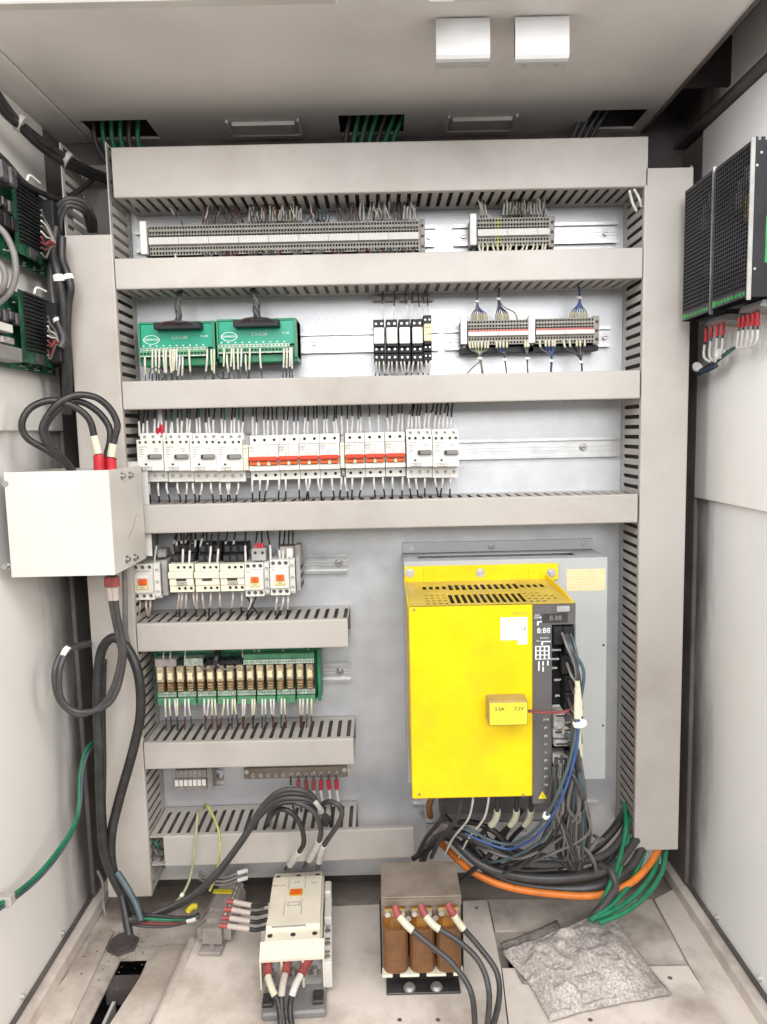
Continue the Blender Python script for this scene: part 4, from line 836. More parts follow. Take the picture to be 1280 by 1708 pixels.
for x, a, b in ((898, 1103, 1119), (905, 1103, 1110), (913, 1102, 1110), (905, 1112, 1120)): pr(x, a, x + 2.2, b, 'print_mark', 'print_white')
for s, x, y in (('CXA2A', 928, 1084), ('CXA2B', 925, 1099), ('CX4', 925, 1114), ('CX37', 930, 1134), ('JX6', 930, 1160), ('CX5X', 928, 1177)): tt(s, x, y, .0042)
for i, s in enumerate(('JA7B', 'JF1', 'JF2', 'L+', 'L-', 'JF3', 'JF4', 'JY1', 'TB2')): tt(s, 911, 1200 + i * 13.6, .0042)
tt('!', 905, 1328, .006, 'print_dark')
a, b, c = at(898, 1332, Y=Yd), at(913, 1332, Y=Yd), at(905, 1319, Y=Yd); MB().add([(a.x, Yd - .0004, a.z), (b.x, Yd - .0004, b.z), (c.x, Yd - .0004, c.z)], [(0, 1, 2)]).build('warning_triangle', 'label_yellow', pn)
tt('CX1', 917, 1327, .004, 'label_yellow')
pr(928, 1010, 950, 1020, 'catch', 'mid_plastic', -.004, .004, .0008)
for q in ((923, 1044, 937, 1073), (938, 1044, 956, 1073), (942, 1078, 957, 1089), (936, 1091, 957, 1122), (941, 1124, 957, 1150), (941, 1152, 957, 1181)):
    k = pr(*q, 'connector', 'black_plastic', .004 - .012, .028, .0008)
for i, q in enumerate(((922, 1184, 940, 1212), (938, 1192, 954, 1206), (922, 1214, 942, 1230), (936, 1208, 954, 1222), (923, 1232, 953, 1242), (922, 1258, 946, 1274), (934, 1266, 952, 1280), (922, 1282, 940, 1298), (938, 1285, 952, 1300))):
    k = pr(*q, 'connector', 'connector_grey', -.010 + .003 * (i % 3), .030, .001)
    pr(q[0] + 3, q[1] + 4, q[2] - 3, q[1] + 7, 'connector_slot', 'pocket', -.0104 + .003 * (i % 3), .0005, 0, pn)
# battery pack stuck on the cover
a, b = at(816, 1211, Y=.999), at(881, 1169, Y=.999)
bt = thing('battery_pack', 'small brown and yellow battery box stuck on the yellow drive cover', 'battery', (a.x, YX - .001, a.z))
MB().box(a.x, b.x, .999, YX - .0009, a.z, b.z, 0, .0012).build('battery_case', 'brown_case', bt)
MB().box(a.x + .0012, b.x - .0012, .9984, .9989, a.z + .0015, b.z - .002).build('battery_label', 'print_yellow', bt)
text('3.0A', .0075, a.x + .015, .9982, b.z - .011, 'print_dark', bt); text('7.2V', .0075, b.x - .013, .9982, b.z - .011, 'print_dark', bt)
# punched strip below the drive
Yp = 1.235; a, b = at(712, 1397, Y=Yp), at(986, 1366, Y=Yp)
t = thing('clamp_strip', 'grey strip with square punched holes below the yellow drive', 'clamp strip', (a.x, YP, a.z))
m = MB(); n = 11; w = (b.x - a.x) / n
for i in range(n): m.cell(a.x + i * w, a.x + (i + 1) * w, a.z, b.z, Yp, (w * .24, (b.z - a.z) * .27), .002, 0, 0, True, False)
m.box(a.x, b.x, Yp, YP - .01, b.z - .0015, b.z).build('punched_face', 'zinc', t)
for px in (704, 984):
    q = at(px, 1354, Y=YP - .004); MB().box(q.x - .016, q.x + .016, YP - .006, YP - .0005, b.z - .001, q.z + .016).cyl((q.x, YP - .010, q.z), (q.x, YP - .006, q.z), .005, 8).build('foot', 'zinc', t)
MB().box(at(735, 1340, Y=1.25).x, at(955, 1340, Y=1.25).x, 1.262, 1.29, at(800, 1362, Y=1.26).z, at(800, 1310, Y=1.26).z).build('lower_housing', 'drive_grey', t)
# ------------------------------------------------------------------ power supplies on the right wall
def psu(label, ya, yb, zt, zb, first):
    X0, X1 = 0.480, W - 0.0105
    t = thing('power_supply', label, 'power supply', (X1, ya, zb), 'black power supplies on the right wall')
    L, H = yb - ya, zt - zb
    m = MB(); nx, nz = 15, 30; hb = H * .07
    m.holes(.004, L - .002, hb, H - .004, 0, nx, nz, min((L - .006) / nx, (H - hb) / nz) * .42, .0012, 0, 0, False, bottom=False)
    for q in ((0, .004, 0, H), (L - .002, L, 0, H), (.004, L - .002, 0, hb), (.004, L - .002, H - .004, H)): m.add([(q[0], 0, q[2]), (q[1], 0, q[2]), (q[1], 0, q[3]), (q[0], 0, q[3])], [(0, 1, 2, 3)])
    m.map(lambda x, y, z: (X0 + y, ya + x, zb + z)); m.build('perforated_cover', 'psu_navy', t)
    MB().box(X0 + .0013, X1, ya, ya + .0015, zb, zt).box(X0 + .0013, X1, yb - .0015, yb, zb, zt).box(X0 + .0013, X1, ya + .0016, yb - .0016, zt - .0015, zt).box(X0 + .02, X1, ya + .0016, yb - .0016, zb, zb + .0015).build('end_case', 'psu_navy', t)
    MB().box(X0 - .0012, X0 + .004, ya - .0015, ya + .0005, zb - .004, zt + .003).build('edge_strip', 'steel' if not first else 'mid_plastic', t)
    random.seed(5)
    for k in range(8): 
        y = ya + L * random.uniform(.1, .75); z = zb + H * random.uniform(.12, .85); s = random.uniform(.008, .018)
        MB().box(X0 + .012, X0 + .04, y, y + s, z, z + s * 1.3, 0, .001).build('component', 'psu_inside' if k % 3 else 'mid_plastic', t)
    MB().box(X0 + .006, X0 + .04, ya + L * .06, ya + L * .28, zb + H * .52, zb + H * .70, 0, .002).build('coil', 'yellow_coil' if first else 'psu_inside', t)
    MB().box(X0 - .0006, X0 - .0001, ya + .004, yb - .002, zb + .001, zb + hb * .78).build('type_strip', 'psu_inside', t)
    for k in range(9): MB().box(X0 - .0009, X0 - .0006, ya + L * (.06 + .1 * k), ya + L * (.12 + .1 * k), zb + .0035, zb + .0075).build('print_mark', 'green_label', t)
    MB().box(X0 - .0010, X0 - .0006, yb - .012, yb - .003, zb + .002, zb + .0105).build('green_mark', 'green_label', t)
    MB().prism([(X0 + .026, zb - .002), (X1, zb - .002), (X1, zb - .014), (X0 + .022, zb - .010)], 'y', ya + L * .10, ya + L * .66).build('terminal_row', 'grey_plastic', t)
    if first:
        MB().box(X0 + .021, X0 + .056, ya - .0006, ya - .0001, zb + H * .22, zb + H * .52).build('side_label', 'green_label', t)
        text('24V', .011, X0 + .036, ya - .0008, zb + H * .32, 'print_white', t); text('POWER', .006, X0 + .038, ya - .0008, zb + H * .44, 'print_dark', t)
        for u, v in ((.012, .92), (.007, .84), (.008, .18), (.03, .15)): MB().cyl((X0 + u, ya - .0012, zb + H * v), (X0 + u, ya, zb + H * v), .0018, 8).build('screw', 'steel', t)
        for u in (.003, .012): MB().box(X0 + u, X0 + u + .005, ya, ya + .0015, zt, zt + .004).build('tab', 'psu_navy', t)
    return t, X0, X1, zb
XS = .48
def yy(px): return at(px, 420, X=XS).y
P2 = psu('nearer black perforated power supply with a green side label', yy(1249), yy(1190), at(1249, 238, X=XS).z, at(1249, 494, X=XS).z, True)
P1 = psu('farther black perforated power supply on the right wall', yy(1187), yy(1141), at(1187, 285, X=XS).z, at(1187, 519, X=XS).z, False)
# ------------------------------------------------------------------ circuit boards on the left wall
def wall_card(label, pxr, zt, zb, wide):
    X = -0.532; ya, yb = at(-60, 400, X=X).y, at(pxr, 400, X=X).y
    t = thing('control_card', label, 'circuit board', (X, yb, zb), 'control cards on the left wall')
    L, H = yb - ya, zt - zb
    def bx(u0, u1, v0, v1, d0, d1, nm, mt, c=0): return MB().box(X + d0, X + d1, yb - L * u1, yb - L * u0, zb + H * v0, zb + H * v1, 0, c).build(nm, mt, t)
    bx(0, 1, 0, 1, 0, .0016, 'card', 'dark_pcb')
    bx(.20, .60, .08, .98, .018, .0195, 'upper_card', 'dark_pcb')
    for k in range(15): bx(.30, .56, .24 + k * .05, .27 + k * .05, .0196, .024, 'fin', 'black_plastic')
    bx(.06, .27, .14, .93, .008, .040, 'ribbon_socket', 'black_plastic', .002); bx(.0, .10, .90, .97, .012, .034, 'latch', 'black_plastic', .001); bx(.0, .10, .10, .16, .012, .034, 'latch', 'black_plastic', .001)
    bx(.33, .45, .09, .22, .0195, .022, 'chip', 'psu_inside', .0004)
    random.seed(int(pxr)); 
    for k in range(70):
        u, v = random.uniform(.01, .6), random.uniform(.01, .12) if k < 32 else random.uniform(.12, .95); s = random.uniform(.006, .018)
        bx(u, u + s, v, v + s * .9, .0016, .0045, 'component', random.choice(['solder', 'connector_grey', 'black_plastic', 'black_plastic']))
    for k in range(5): bx(.60 + .07 * k, .65 + .07 * k, .52 + .04 * (k % 2), .68, .004, .020, 'capacitor', 'psu_inside', .002)
    if wide:
        bx(.72, .98, .40, .50, .006, .022, 'white_connector', 'white_plastic', .001); bx(.68, .82, .27, .35, .006, .018, 'white_connector', 'connector_grey', .001)
        bx(.70, .98, .05, .22, .006, .03, 'blue_part', 'grey_plastic', .001)
    else:
        for k in range(3): bx(.66 + .10 * k, .74 + .10 * k, .78, 1.02, .010, .036, 'filter', 'psu_inside', .003)
        for k in range(4): bx(.62 + .08 * k, .68 + .08 * k, .30, .46, .006, .026, 'part', 'black_plastic', .001)
    MB().tube(crom([(X + .044, yb - L * .46, zb + H * 1.00), (X + .046, yb - L * .60, zb + H * .99), (X + .046, yb - L * .64, zb + H * .90)], 4), .0016, 6).build('white_tie', 'tag_white', t)
    return t
wall_card('upper green control card with a black ribbon socket on the left wall', 80, at(40, 322, X=-.532).z, at(60, 456, X=-.532).z, False)
wall_card('lower green control card with white connectors on the left wall', 76, at(40, 492, X=-.532).z, at(60, 622, X=-.532).z, True)
# ------------------------------------------------------------------ junction box at the left
Yj = 1.045; ja, jb = at(20, 963, Y=Yj), at(181, 784, Y=Yj); jf = at(4, 784, Y=Yj).x; jf = max(jf, -W + .0105)
t = thing('junction_box', 'pale folded steel junction box standing out from the left wall', 'junction box', (ja.x, Yj, ja.z))
Yk = at(240, 860, X=jb.x).y
MB().prism([(ja.x, Yj), (jb.x - .002, Yj), (jb.x - .0006, Yj + .0006), (jb.x, Yj + .002), (jb.x, Yk), (jb.x - .0015, Yk), (jb.x - .0015, Yj + .002), (ja.x, Yj + .0015)], 'z', ja.z, jb.z).build('folded_cover', 'panel_paint', t)
MB().box(jf, ja.x + .001, Yj + .004, Yj + .0055, ja.z - .001, jb.z + .001, 0, .0005).box(ja.x, ja.x + .0015, Yj + .0016, Yj + .004, ja.z, jb.z).build('side_flange', 'panel_paint', t)
MB().box(ja.x + .002, jb.x - .0018, Yj + .003, Yk + .02, jb.z - .004, jb.z - .0025).box(ja.x + .002, jb.x - .0018, Yj + .003, Yk + .02, ja.z + .0025, ja.z + .004).box(ja.x + .07, jb.x + .004, Yk + .02, Yk + .0215, ja.z, jb.z + .006).build('inner_box', 'panel_paint', t)
for py in (806, 944):
    q = at(12, py, Y=Yj + .004); MB().cyl((q.x, Yj - .004, q.z), (q.x, Yj + .004, q.z), .0042, 6).cyl((q.x, Yj + .002, q.z), (q.x, Yj + .004, q.z), .0065, 12).build('screw', 'steel', t)
for px, py in ((203, 794), (216, 793), (211, 933), (224, 930)):
    q = at(px, py, X=jb.x); MB().cyl((jb.x, q.y, q.z), (jb.x + .006, q.y, q.z), .0038, 6).cyl((jb.x, q.y, q.z), (jb.x + .0015, q.y, q.z), .006, 12).build('screw', 'steel', t)
MB().tube(crom([at(214, 898, X=jb.x + .0002), at(222, 880, X=jb.x + .0002), at(228, 858, X=jb.x + .0002)], 4), .0004, 4).build('scratch', 'print_grey', t)
JX, JZ0, JZ1 = jb.x, ja.z, jb.z
# ------------------------------------------------------------------ big contactor on the floor
q = at(487, 1692, Z=ZP); CY = 1.036
t = thing('power_contactor', 'large cream power contactor with an orange indicator, lying on the floor plate', 'contactor', (at(489, 1690, Z=ZP).x - .002, CY, ZP)); ORG[t.name] = Vector()
t.rotation_euler = (0, 0, R(3.0)); t.scale = (1, 0.92, 1.06); HW = .049
MB().box(-HW + .004, HW + .002, -.042, .225, 0, .012, 0, .003).box(-HW + .014, HW - .012, .035, .21, .012, .035).build('base', 'grey_plastic', t)
def ridge(x0, x1, prof, nm, mt): return MB().prism(prof, 'x', x0, x1).build(nm, mt, t)
ridge(-HW + .004, HW - .004, [(.022, .030), (.218, .030), (.218, .068), (.212, .072), (.022, .072)], 'housing', 'aged_plastic')
ridge(-HW + .006, HW - .007, [(.026, .072), (.215, .072), (.215, .079), (.190, .080), (.188, .087), (.050, .087), (.046, .080), (.026, .078)], 'top_cover', 'aged_plastic')
# terminal shroud with three openings
m = MB(); o = [(-HW - .001, -HW + .0015), (-.018, -.0145), (.0145, .018), (HW - .0025, HW)]
for a, b in o: m.prism([(.002, .018), (.026, .018), (.026, .060), (.002, .060)], 'x', a, b)
m.prism([(.002, .0602), (.002, .064), (.006, .066), (.026, .0775), (.026, .0602)], 'x', -HW - .001, HW)
m.build('terminal_shroud', 'aged_plastic', t)
MB().box(-HW + .002, HW - .003, .016, .021, .0125, .060).build('terminal_well', 'mid_plastic', t)
for x in (-.034, 0, .033):
    MB().cyl((x, .009, .0365), (x, .009, .044), .005, 8).box(x - .009, x + .009, .003, .0158, .033, .036).build('terminal_bolt', 'steel', t)
m2 = [(-.036, .202), (.0, .202), (.034, .202), (-.036, .037), (.0, .037), (.034, .037)]
for x, y in m2: MB().cyl((x, y, .076), (x, y, .0802 if y > .1 else .0798), .0042, 10).build('screw_hole', 'pocket', t)
for x in (-.015, .013):
    MB().box(x, x + .0012, .150, .186, .0866, .0874).build('groove', 'mid_plastic', t); MB().box(x - .003, x - .0018, .076, .118, .0866, .0874).build('groove', 'mid_plastic', t)
MB().box(-.034, .02, 0.047, .0483, .0855, .0874).build('groove', 'mid_plastic', t)
b = MB().box(-.010, .009, .131, .147, .087, .0885, 0, .001).build('indicator', 'orange_plastic', t)
m = MB()
for q in ((-.0115, .0105, .1285, .131), (-.0115, .0105, .147, .1485), (-.0118, -.010, .131, .147), (.009, .0108, .131, .147)): m.box(q[0], q[1], q[2], q[3], .0868, .0878)
m.build('indicator_frame', 'yellow_shade', t)
m = MB()
for q in ((-.0125, .0075, .1005, .102), (-.0125, .0075, .109, .1105), (-.0128, -.0115, .1005, .1105), (.0065, .0078, .1005, .1105)): m.box(q[0], q[1], q[2], q[3], .0868, .0878)
m.build('name_frame', 'mid_plastic', t); MB().box(-.0115, .0065, .102, .109, .087, .0874).build('name_card', 'aged_plastic', t)
text('LS', .008, -.0006, .170, .0872, 'print_grey', t, rot=(0, 0, 0)); text('METASOL', .0055, -.031, .162, .0872, 'brown_case', t, rot=(0, 0, 0)); text('AC-3', .0045, .029, .165, .0872, 'print_grey', t, rot=(0, 0, 0))
m = MB(); x0, x1 = HW - .003, HW + .011      # side auxiliary block
m.box(x0, x1, .006, .10, .012, .052, 0, .001).box(x0 + .001, x1 - .001, .105, .16, .014, .062, 0, .001).box(x0, x1 - .002, .165, .20, .014, .07, 0, .002)
m.build('side_block', 'white_plastic', t)
for y in (.018, .05, .082): MB().cyl((x0 + .007, y, .052), (x0 + .007, y, .055), .0045, 8).box(x0 + .003, x1 - .003, y + .010, y + .016, .0518, .0526).build('side_screw', 'steel', t)
MB().box(-HW - .009, -HW + .003, .10, .17, .012, .055, 0, .002).build('side_clip', 'white_plastic', t)
for x in (-HW + .012, HW - .010): MB().box(x - .008, x + .008, -.030, -.004, .012, .018, 0, .001).cyl((x, -.018, .018), (x, -.018, .021), .0055, 8).build('mounting_foot', 'dark_steel', t)
CO = t
# ------------------------------------------------------------------ transformer
ZTt = -0.708
fa, fb = at(637, 1504, Z=ZTt), at(770, 1502, Z=ZTt); bk = at(700, 1437, Z=ZTt).y
tx0, tx1, ty0, ty1 = fa.x, fb.x, (fa.y + fb.y) / 2, bk
t = thing('transformer', 'brown three coil transformer with a rusty iron top, on the floor plate', 'transformer', (tx0, ty0, ZP))
w = tx1 - tx0
for k in range(22):         # stacked core sheets
    y = ty0 + .012 + k * (ty1 - ty0 - .016) / 22
    MB().box(tx0, tx1, y, y + (ty1 - ty0 - .016) / 22 - .0003, ZTt - .030 + random.uniform(-.0003, .0003), ZTt - .0012 + random.uniform(-.0003, .0003)).build('core_sheet', 'core_iron', t)
MB().box(tx0 - .001, tx1 + .001, ty0 + .009, ty1 - .002, ZTt - .0012, ZTt + .001, 0, .0008).box(tx0 - .001, tx1 + .001, ty0 + .009, ty0 + .0115, ZTt - .013, ZTt - .0014).build('core_clamp', 'core_iron', t)
MB().box(tx0, tx1, ty0 + .03, ty1 - .01, ZP + .02, ZP + .045).build('lower_core', 'core_iron', t)
for i in range(3):
    c = tx0 + w * (.163 + .337 * i); hw = w * .161
    poly = [(c - hw, ty0 + .012), (c - hw + .0012, ty0 + .004), (c - hw + .005, ty0 - .002), (c - hw + .010, ty0 - .0042), (c, ty0 - .0052), (c + hw - .010, ty0 - .0042), (c + hw - .005, ty0 - .002), (c + hw - .0012, ty0 + .004), (c + hw, ty0 + .012), (c + hw, ty1 - .004), (c - hw, ty1 - .004)]
    o = MB().prism(poly, 'z', ZP + .044, ZTt - .044).build('coil', 'coil_copper', t)
    m = MB()
    for k in range(22):
        z = ZP + .0455 + k * .0030; m.prism([(p[0] + (p[0] - c) * .010, p[1] - (.0006 if p[1] < ty0 + .02 else 0)) for p in poly], 'z', z, z + .0023)
    m.build('winding', 'coil_copper', o)
    MB().prism([(c - hw * 1.0, ty0 + .016), (c - hw + .012, ty0 + .003), (c + hw - .012, ty0 + .003), (c + hw, ty0 + .016), (c + hw, ty0 + .04), (c - hw, ty0 + .04)], 'z', ZTt - .0438, ZTt - .016).build('inner_layer', 'coil_amber', t)
    for z in (ZP + .0395, ):
        MB().box(c - hw - .002, c - hw + .014, ty0 - .008, ty0 + .01, z, z + .004, 0, .001).box(c + hw - .014, c + hw + .002, ty0 - .008, ty0 + .01, z, z + .004, 0, .001).build('bobbin_foot', 'cream_plastic', t)
    for s in (-1, 1): MB().cyl((c + s * .011, ty0 - .005, ZTt - .018), (c + s * .011, ty0 - .001, ZTt - .018), .0042, 8).build('terminal_bolt', 'zinc', t)
    MB().box(c - .016, c + .016, ty0 - .001, ty0 + .0025, ZTt - .024, ZTt - .0125, 0, .0008).build('terminal_lug', 'brown_case', t)
for u in (.33, .67): MB().cyl((tx0 + w * u, ty0 - .002, ZTt - .027), (tx0 + w * u, ty0 + .012, ZTt - .027), .0048, 8).build('clamp_bolt', 'steel', t)
MB().box(tx0 + .004, tx1 - .002, ty0 + .004, ty0 + .05, ZP + .0005, ZP + .004, 0, .001).box(tx0 + .004, tx1 - .002, ty0 + .032, ty0 + .036, ZP + .0045, ZP + .03).build('foot_bracket', 'dark_steel', t)
for u in (.33, .68): MB().cyl((tx0 + w * u, ty0 + .014, ZP + .004), (tx0 + w * u, ty0 + .014, ZP + .0095), .0072, 6).cyl((tx0 + w * u, ty0 + .014, ZP + .004), (tx0 + w * u, ty0 + .014, ZP + .0055), .0095, 12).build('foot_bolt', 'zinc', t)
for x in (tx0 - .004, tx1 + .001): MB().box(x, x + .003, ty0 + .014, ty0 + .022, ZP + .03, ZTt - .012).build('tie_strap', 'black_plastic', t)
# ------------------------------------------------------------------ dusty terminal block on the floor
q = at(352, 1592, Z=ZP)
t = thing('floor_terminal_block', 'dust covered grey terminal block with red boots, on the floor left of the big contactor', 'terminal block', q); ORG[t.name] = Vector(); t.rotation_euler = (0, 0, R(-4)); t.scale = (1.05, 1.1, 1.3)
MB().box(-.018, .018, -.005, .125, 0.0005, .006, 0, .001).cyl((0, .006, .006), (0, .006, .009), .0045, 8).build('rail_foot', 'terminal_grey', t)
for k in range(7):
    y = .020 + k * .0135; hh = .044 - (.006 if k == 0 else 0)
    MB().prism([(-.028, .008), (.028, .008), (.028, .024), (.018, hh - .006), (.016, hh), (-.010, hh), (-.012, hh - .006), (-.028, .022)], 'y', y, y + .0125).build('terminal', 'terminal_grey', t)
    MB().cyl((.0215, y + .006, .018), (.0225, y + .006, .038 - (.006 if k == 0 else 0)), .0042, 6).build('terminal_screw', 'terminal_grey', t)
    if k < 6: MB().box(.0165, .0185, y + .002, y + .0105, .030, .040).build('marker', 'label_paper', t)
MB().box(-.016, .016, .070, .078, .0442, .046).build('yellow_tag', 'label_yellow', t)
MB().prism([(-.016, .009), (.016, .009), (.016, .032), (-.014, .030)], 'y', .008, .0195).build('end_stop', 'terminal_grey', t)
q = at(313, 1521, Z=ZP + .025); q2 = at(328, 1512, Z=ZP + .03)
o = MB().tube(crom([q, q.lerp(q2, .5) + Vector((0, 0, .004)), q2], 3), .0055, 8).build('wire_boot', 'label_yellow', None, q); tag(o, 'bright yellow rubber boot on a wire beside the dusty floor terminals', 'wire boot')
# ------------------------------------------------------------------ grey felt pouch
import mathutils.noise as MN
def pouch(label, px, z, hmax, mt, seed, n=44):
    c = [at(a, b, Z=z) for a, b in px]; vs = []; fs = []
    for i in range(n + 1):
        for j in range(n + 1):
            u, v = i / n, j / n
            p = c[0] * (1 - u) * (1 - v) + c[1] * u * (1 - v) + c[2] * u * v + c[3] * (1 - u) * v
            e = min(u, 1 - u, v, 1 - v); s = min(1, e / .22); s = s * s * (3 - 2 * s)
            cen = (c[0] + c[1] + c[2] + c[3]) / 4
            pull = math.sin(math.pi * u) * math.sin(math.pi * v); side = (1 - s) * .05 * (abs(math.sin(math.pi * (u if min(v, 1 - v) < min(u, 1 - u) else v))))
            p = p + (cen - p) * side
            nz = MN.fractal(Vector((p.x * 16 + seed, p.y * 16, 0)), 1.0, 2.0, 4)
            wr = abs(MN.noise(Vector((p.x * 34 + seed, p.y * 14 + p.x * 20, 3)))) * .004
            h = hmax * s * (0.5 + .5 * pull) + s * nz * .010 + wr * 1.5 * s + .006 * s * math.sin(7 * u + 3 * v + 2.5 * nz)* math.sin(2 * v + 5 * nz) + .0016 + (.0022 if .02 < e < .05 else 0) + abs(MN.noise(Vector((u * 9 + seed, v * 9, 9)))) * .004 * (1 - s)
            p = p + Vector((nz * .002, nz * .003, h)); vs.append(p)
    for i in range(n):
        for j in range(n):
            a = i * (n + 1) + j; fs.append((a, a + 1, a + n + 2, a + n + 1))
    m = MB(); m.add(vs, fs, 0, True); k = len(vs)
    rim = [i * (n + 1) for i in range(n + 1)] + [n * (n + 1) + j for j in range(1, n + 1)] + [i * (n + 1) + n for i in range(n - 1, -1, -1)] + [j for j in range(n - 1, 0, -1)]
    low = [(vs[r].x, vs[r].y, z + .0003) for r in rim]; b = len(m.v); m.v += low
    for a in range(len(rim)): m.f.append((rim[a], rim[(a + 1) % len(rim)], b + (a + 1) % len(rim), b + a)); m.m.append(0); m.sm.append(False)
    m.f.append(tuple(range(b, b + len(rim)))); m.m.append(0); m.sm.append(False)
    o = m.build('felt_pouch', mt, None, c[0]); return tag(o, label, 'pouch')
pouch('older dark felt scrap peeking out under the grey pouch', [(834, 1574), (930, 1535), (985, 1650), (872, 1642)], ZP + .0006, .002, 'felt_old', 4, 20)
pouch('dirty grey felt pouch lying on the floor at the right', [(838, 1588), (1018, 1512), (1120, 1660), (918, 1704)], ZP + .004, .019, 'felt', 1, 64)
# ------------------------------------------------------------------ thin wires
random.seed(11)
def PP(*a): return [at(x, y, Y=Y) for x, y, Y in a]
rnd = random.uniform
def up_wire(px, py, Yt, py2, Y2, dx, label, group, m='cable_black', r=.0011, sl=(0, .5), sm='sleeve_white', k=1.75):
    """a wire that leaves the top of a device at (px, py) and rises into the duct above at row py2"""
    mid = (px + dx * .35 + rnd(-1.3, 1.3), py + (py2 - py) * .55, Yt + (Y2 - Yt) * .35 + rnd(-.006, .003))
    wire(PP((px, py + 3, Yt + .002), (px + dx * .08, py + (py2 - py) * .18, Yt), mid, (px + dx, py2, Y2), (px + dx * 1.15 + rnd(-2, 2), py2 - 10, Y2 + .006)), r, m, label, group, [SW(sl[0], sl[1] * rnd(.78, 1.15), sm, k)] if sl else ())
# row one, long strip: upper side
G = 'wires from the top of the longest terminal strip'
L1 = 'white sleeved wire rising from the longest terminal strip'
for x in list(range(416, 446, 5)) + [441, 450, 455, 460, 465, 469, 473, 478, 484, 490, 495, 499, 503]: up_wire(x, 375 - (x - 248) * .022, 1.262, 347 - (x - 248) * .022, 1.25, rnd(-3, 7) if x < 470 else rnd(-2, 5), L1, G, random.choice(['cable_black', 'cable_maroon', 'cable_charcoal']), .0010, (.1, .62), random.choice(['sleeve_white', 'sleeve_cream']), 2.0)
for x in [600, 607, 614, 620, 626, 631, 637, 643, 650, 673, 679, 684, 689, 693]: up_wire(x, 372 - (x - 400) * .016, 1.262, 338, 1.25, rnd(-2, 8), L1, G, random.choice(['cable_black', 'cable_white', 'cable_charcoal']), .0011, (.1, .66), 'sleeve_white', 2.1)
G2 = 'grey wires from the top of the longest terminal strip'
for x in list(range(336, 392, 5)) + list(range(562, 596, 5)) + [648, 655, 661, 666]: up_wire(x + 3, 376 - (x - 248) * .022, 1.262, 347 - (x - 248) * .022, 1.25, rnd(-9, 1), 'thin grey wire leaning above the longest terminal strip', G2, random.choice(['cable_charcoal', 'cable_grey', 'cable_slate']), .0010, (.08, .55), 'cable_grey', 1.6)
for i, x in enumerate((523, 529, 535, 541)): wire(PP((x, 372, 1.262), (x - 4, 360, 1.25), (x + 2, 351, 1.246), (x + 9, 360, 1.248), (x + 6, 371, 1.26)), .0010, 'cable_slate', 'dark wire curling above the longest terminal strip', 'curled dark wires')
wire(PP((293, 366, 1.262), (288, 352, 1.258), (284, 346, 1.256), (280, 335, 1.25)), .0010, 'cable_grey', 'lone white sleeved wire near the left end of the longest terminal strip', None, [SW(.25, .85, 'sleeve_white', 2.2)])
wire(PP((305, 376, 1.262), (302, 366, 1.254), (298, 358, 1.252), (300, 340, 1.25)), .0010, 'cable_grey', 'lone bare grey wire near the left end of the longest terminal strip')
for pts, l in (([(627, 366, 1.262), (622, 350, 1.246), (626, 338, 1.25), (632, 328, 1.258)], 'white wire arching above the longest terminal strip, left of its twin'), ([(640, 366, 1.262), (634, 350, 1.246), (632, 338, 1.25), (636, 328, 1.258)], 'white wire arching above the longest terminal strip, right of its twin'), ([(690, 364, 1.262), (690, 350, 1.25), (684, 338, 1.252), (676, 328, 1.26)], 'white wire bending left at the right end of the longest terminal strip')):
    wire(PP(*pts), .0012, 'cable_white', l)
# row one, lower bundles gathered by white ties
G = 'tied wire bundles under the longest terminal strip'
for x in (348, 371, 386, 422, 444, 461, 496, 530, 565, 604, 623, 642, 660, 683):
    y0 = 424 - (x - 248) * .018
    o = None
    for k in range(5):
        a = x + (k - 2) * 5.5 + rnd(-2, 2); b = PP((a, y0 - 3, 1.257), (a * .6 + x * .4, y0 + 4, 1.247), (x, y0 + 9, 1.240), (x + 1, y0 + 18, 1.245), (x, y0 + 30, 1.26))
        mt = random.choice(['cable_charcoal', 'cable_grey', 'cable_slate', 'cable_maroon'])
        if o is None:
            o = wire(b, .0010, mt, 'small tied bundle of thin wires under the longest terminal strip', G, (), 'wire_bundle', 'wires')
            q = at(x, y0 + 9, Y=1.2385); MB().cyl((q.x - .0026, q.y, q.z), (q.x + .0026, q.y, q.z), .0026, 8).build('cable_tie', 'tag_white', o)
        else: MB().tube(crom(b, 4), .0010, 5).build('core', mt, o)
wire(PP((293, 424, 1.257), (293, 432, 1.245), (294, 445, 1.25)), .0018, 'cable_white', 'single pale wire under the left end of the longest terminal strip')
# loose thin wires that stray above the long strip
for i in range(26):
    x = rnd(330, 690); y0 = 374 - (x - 248) * .018; dx = rnd(-16, 16)
    wire(PP((x, y0, 1.262), (x + dx * .3 + rnd(-3, 3), y0 - 8, 1.246), (x + dx * .7, y0 - 17, 1.243), (x + dx, 340 - (x - 248) * .016, 1.25), (x + dx * 1.1, 328, 1.262)), .0009, random.choice(['cable_charcoal', 'cable_slate', 'cable_maroon', 'cable_grey', 'cable_black', 'cable_white']), 'stray thin wire bending above the longest terminal strip', 'stray wires above the longest terminal strip')
for i in range(12):
    x = rnd(838, 910); dx = rnd(-12, 12)
    wire(PP((x, 362, 1.262), (x + dx * .3, 352, 1.246), (x + dx * .8, 342, 1.244), (x + dx, 328, 1.26)), .0009, random.choice(['cable_charcoal', 'cable_slate', 'cable_olive', 'cable_grey']), 'stray thin wire bending above the short terminal strip', 'stray wires above the short terminal strip')
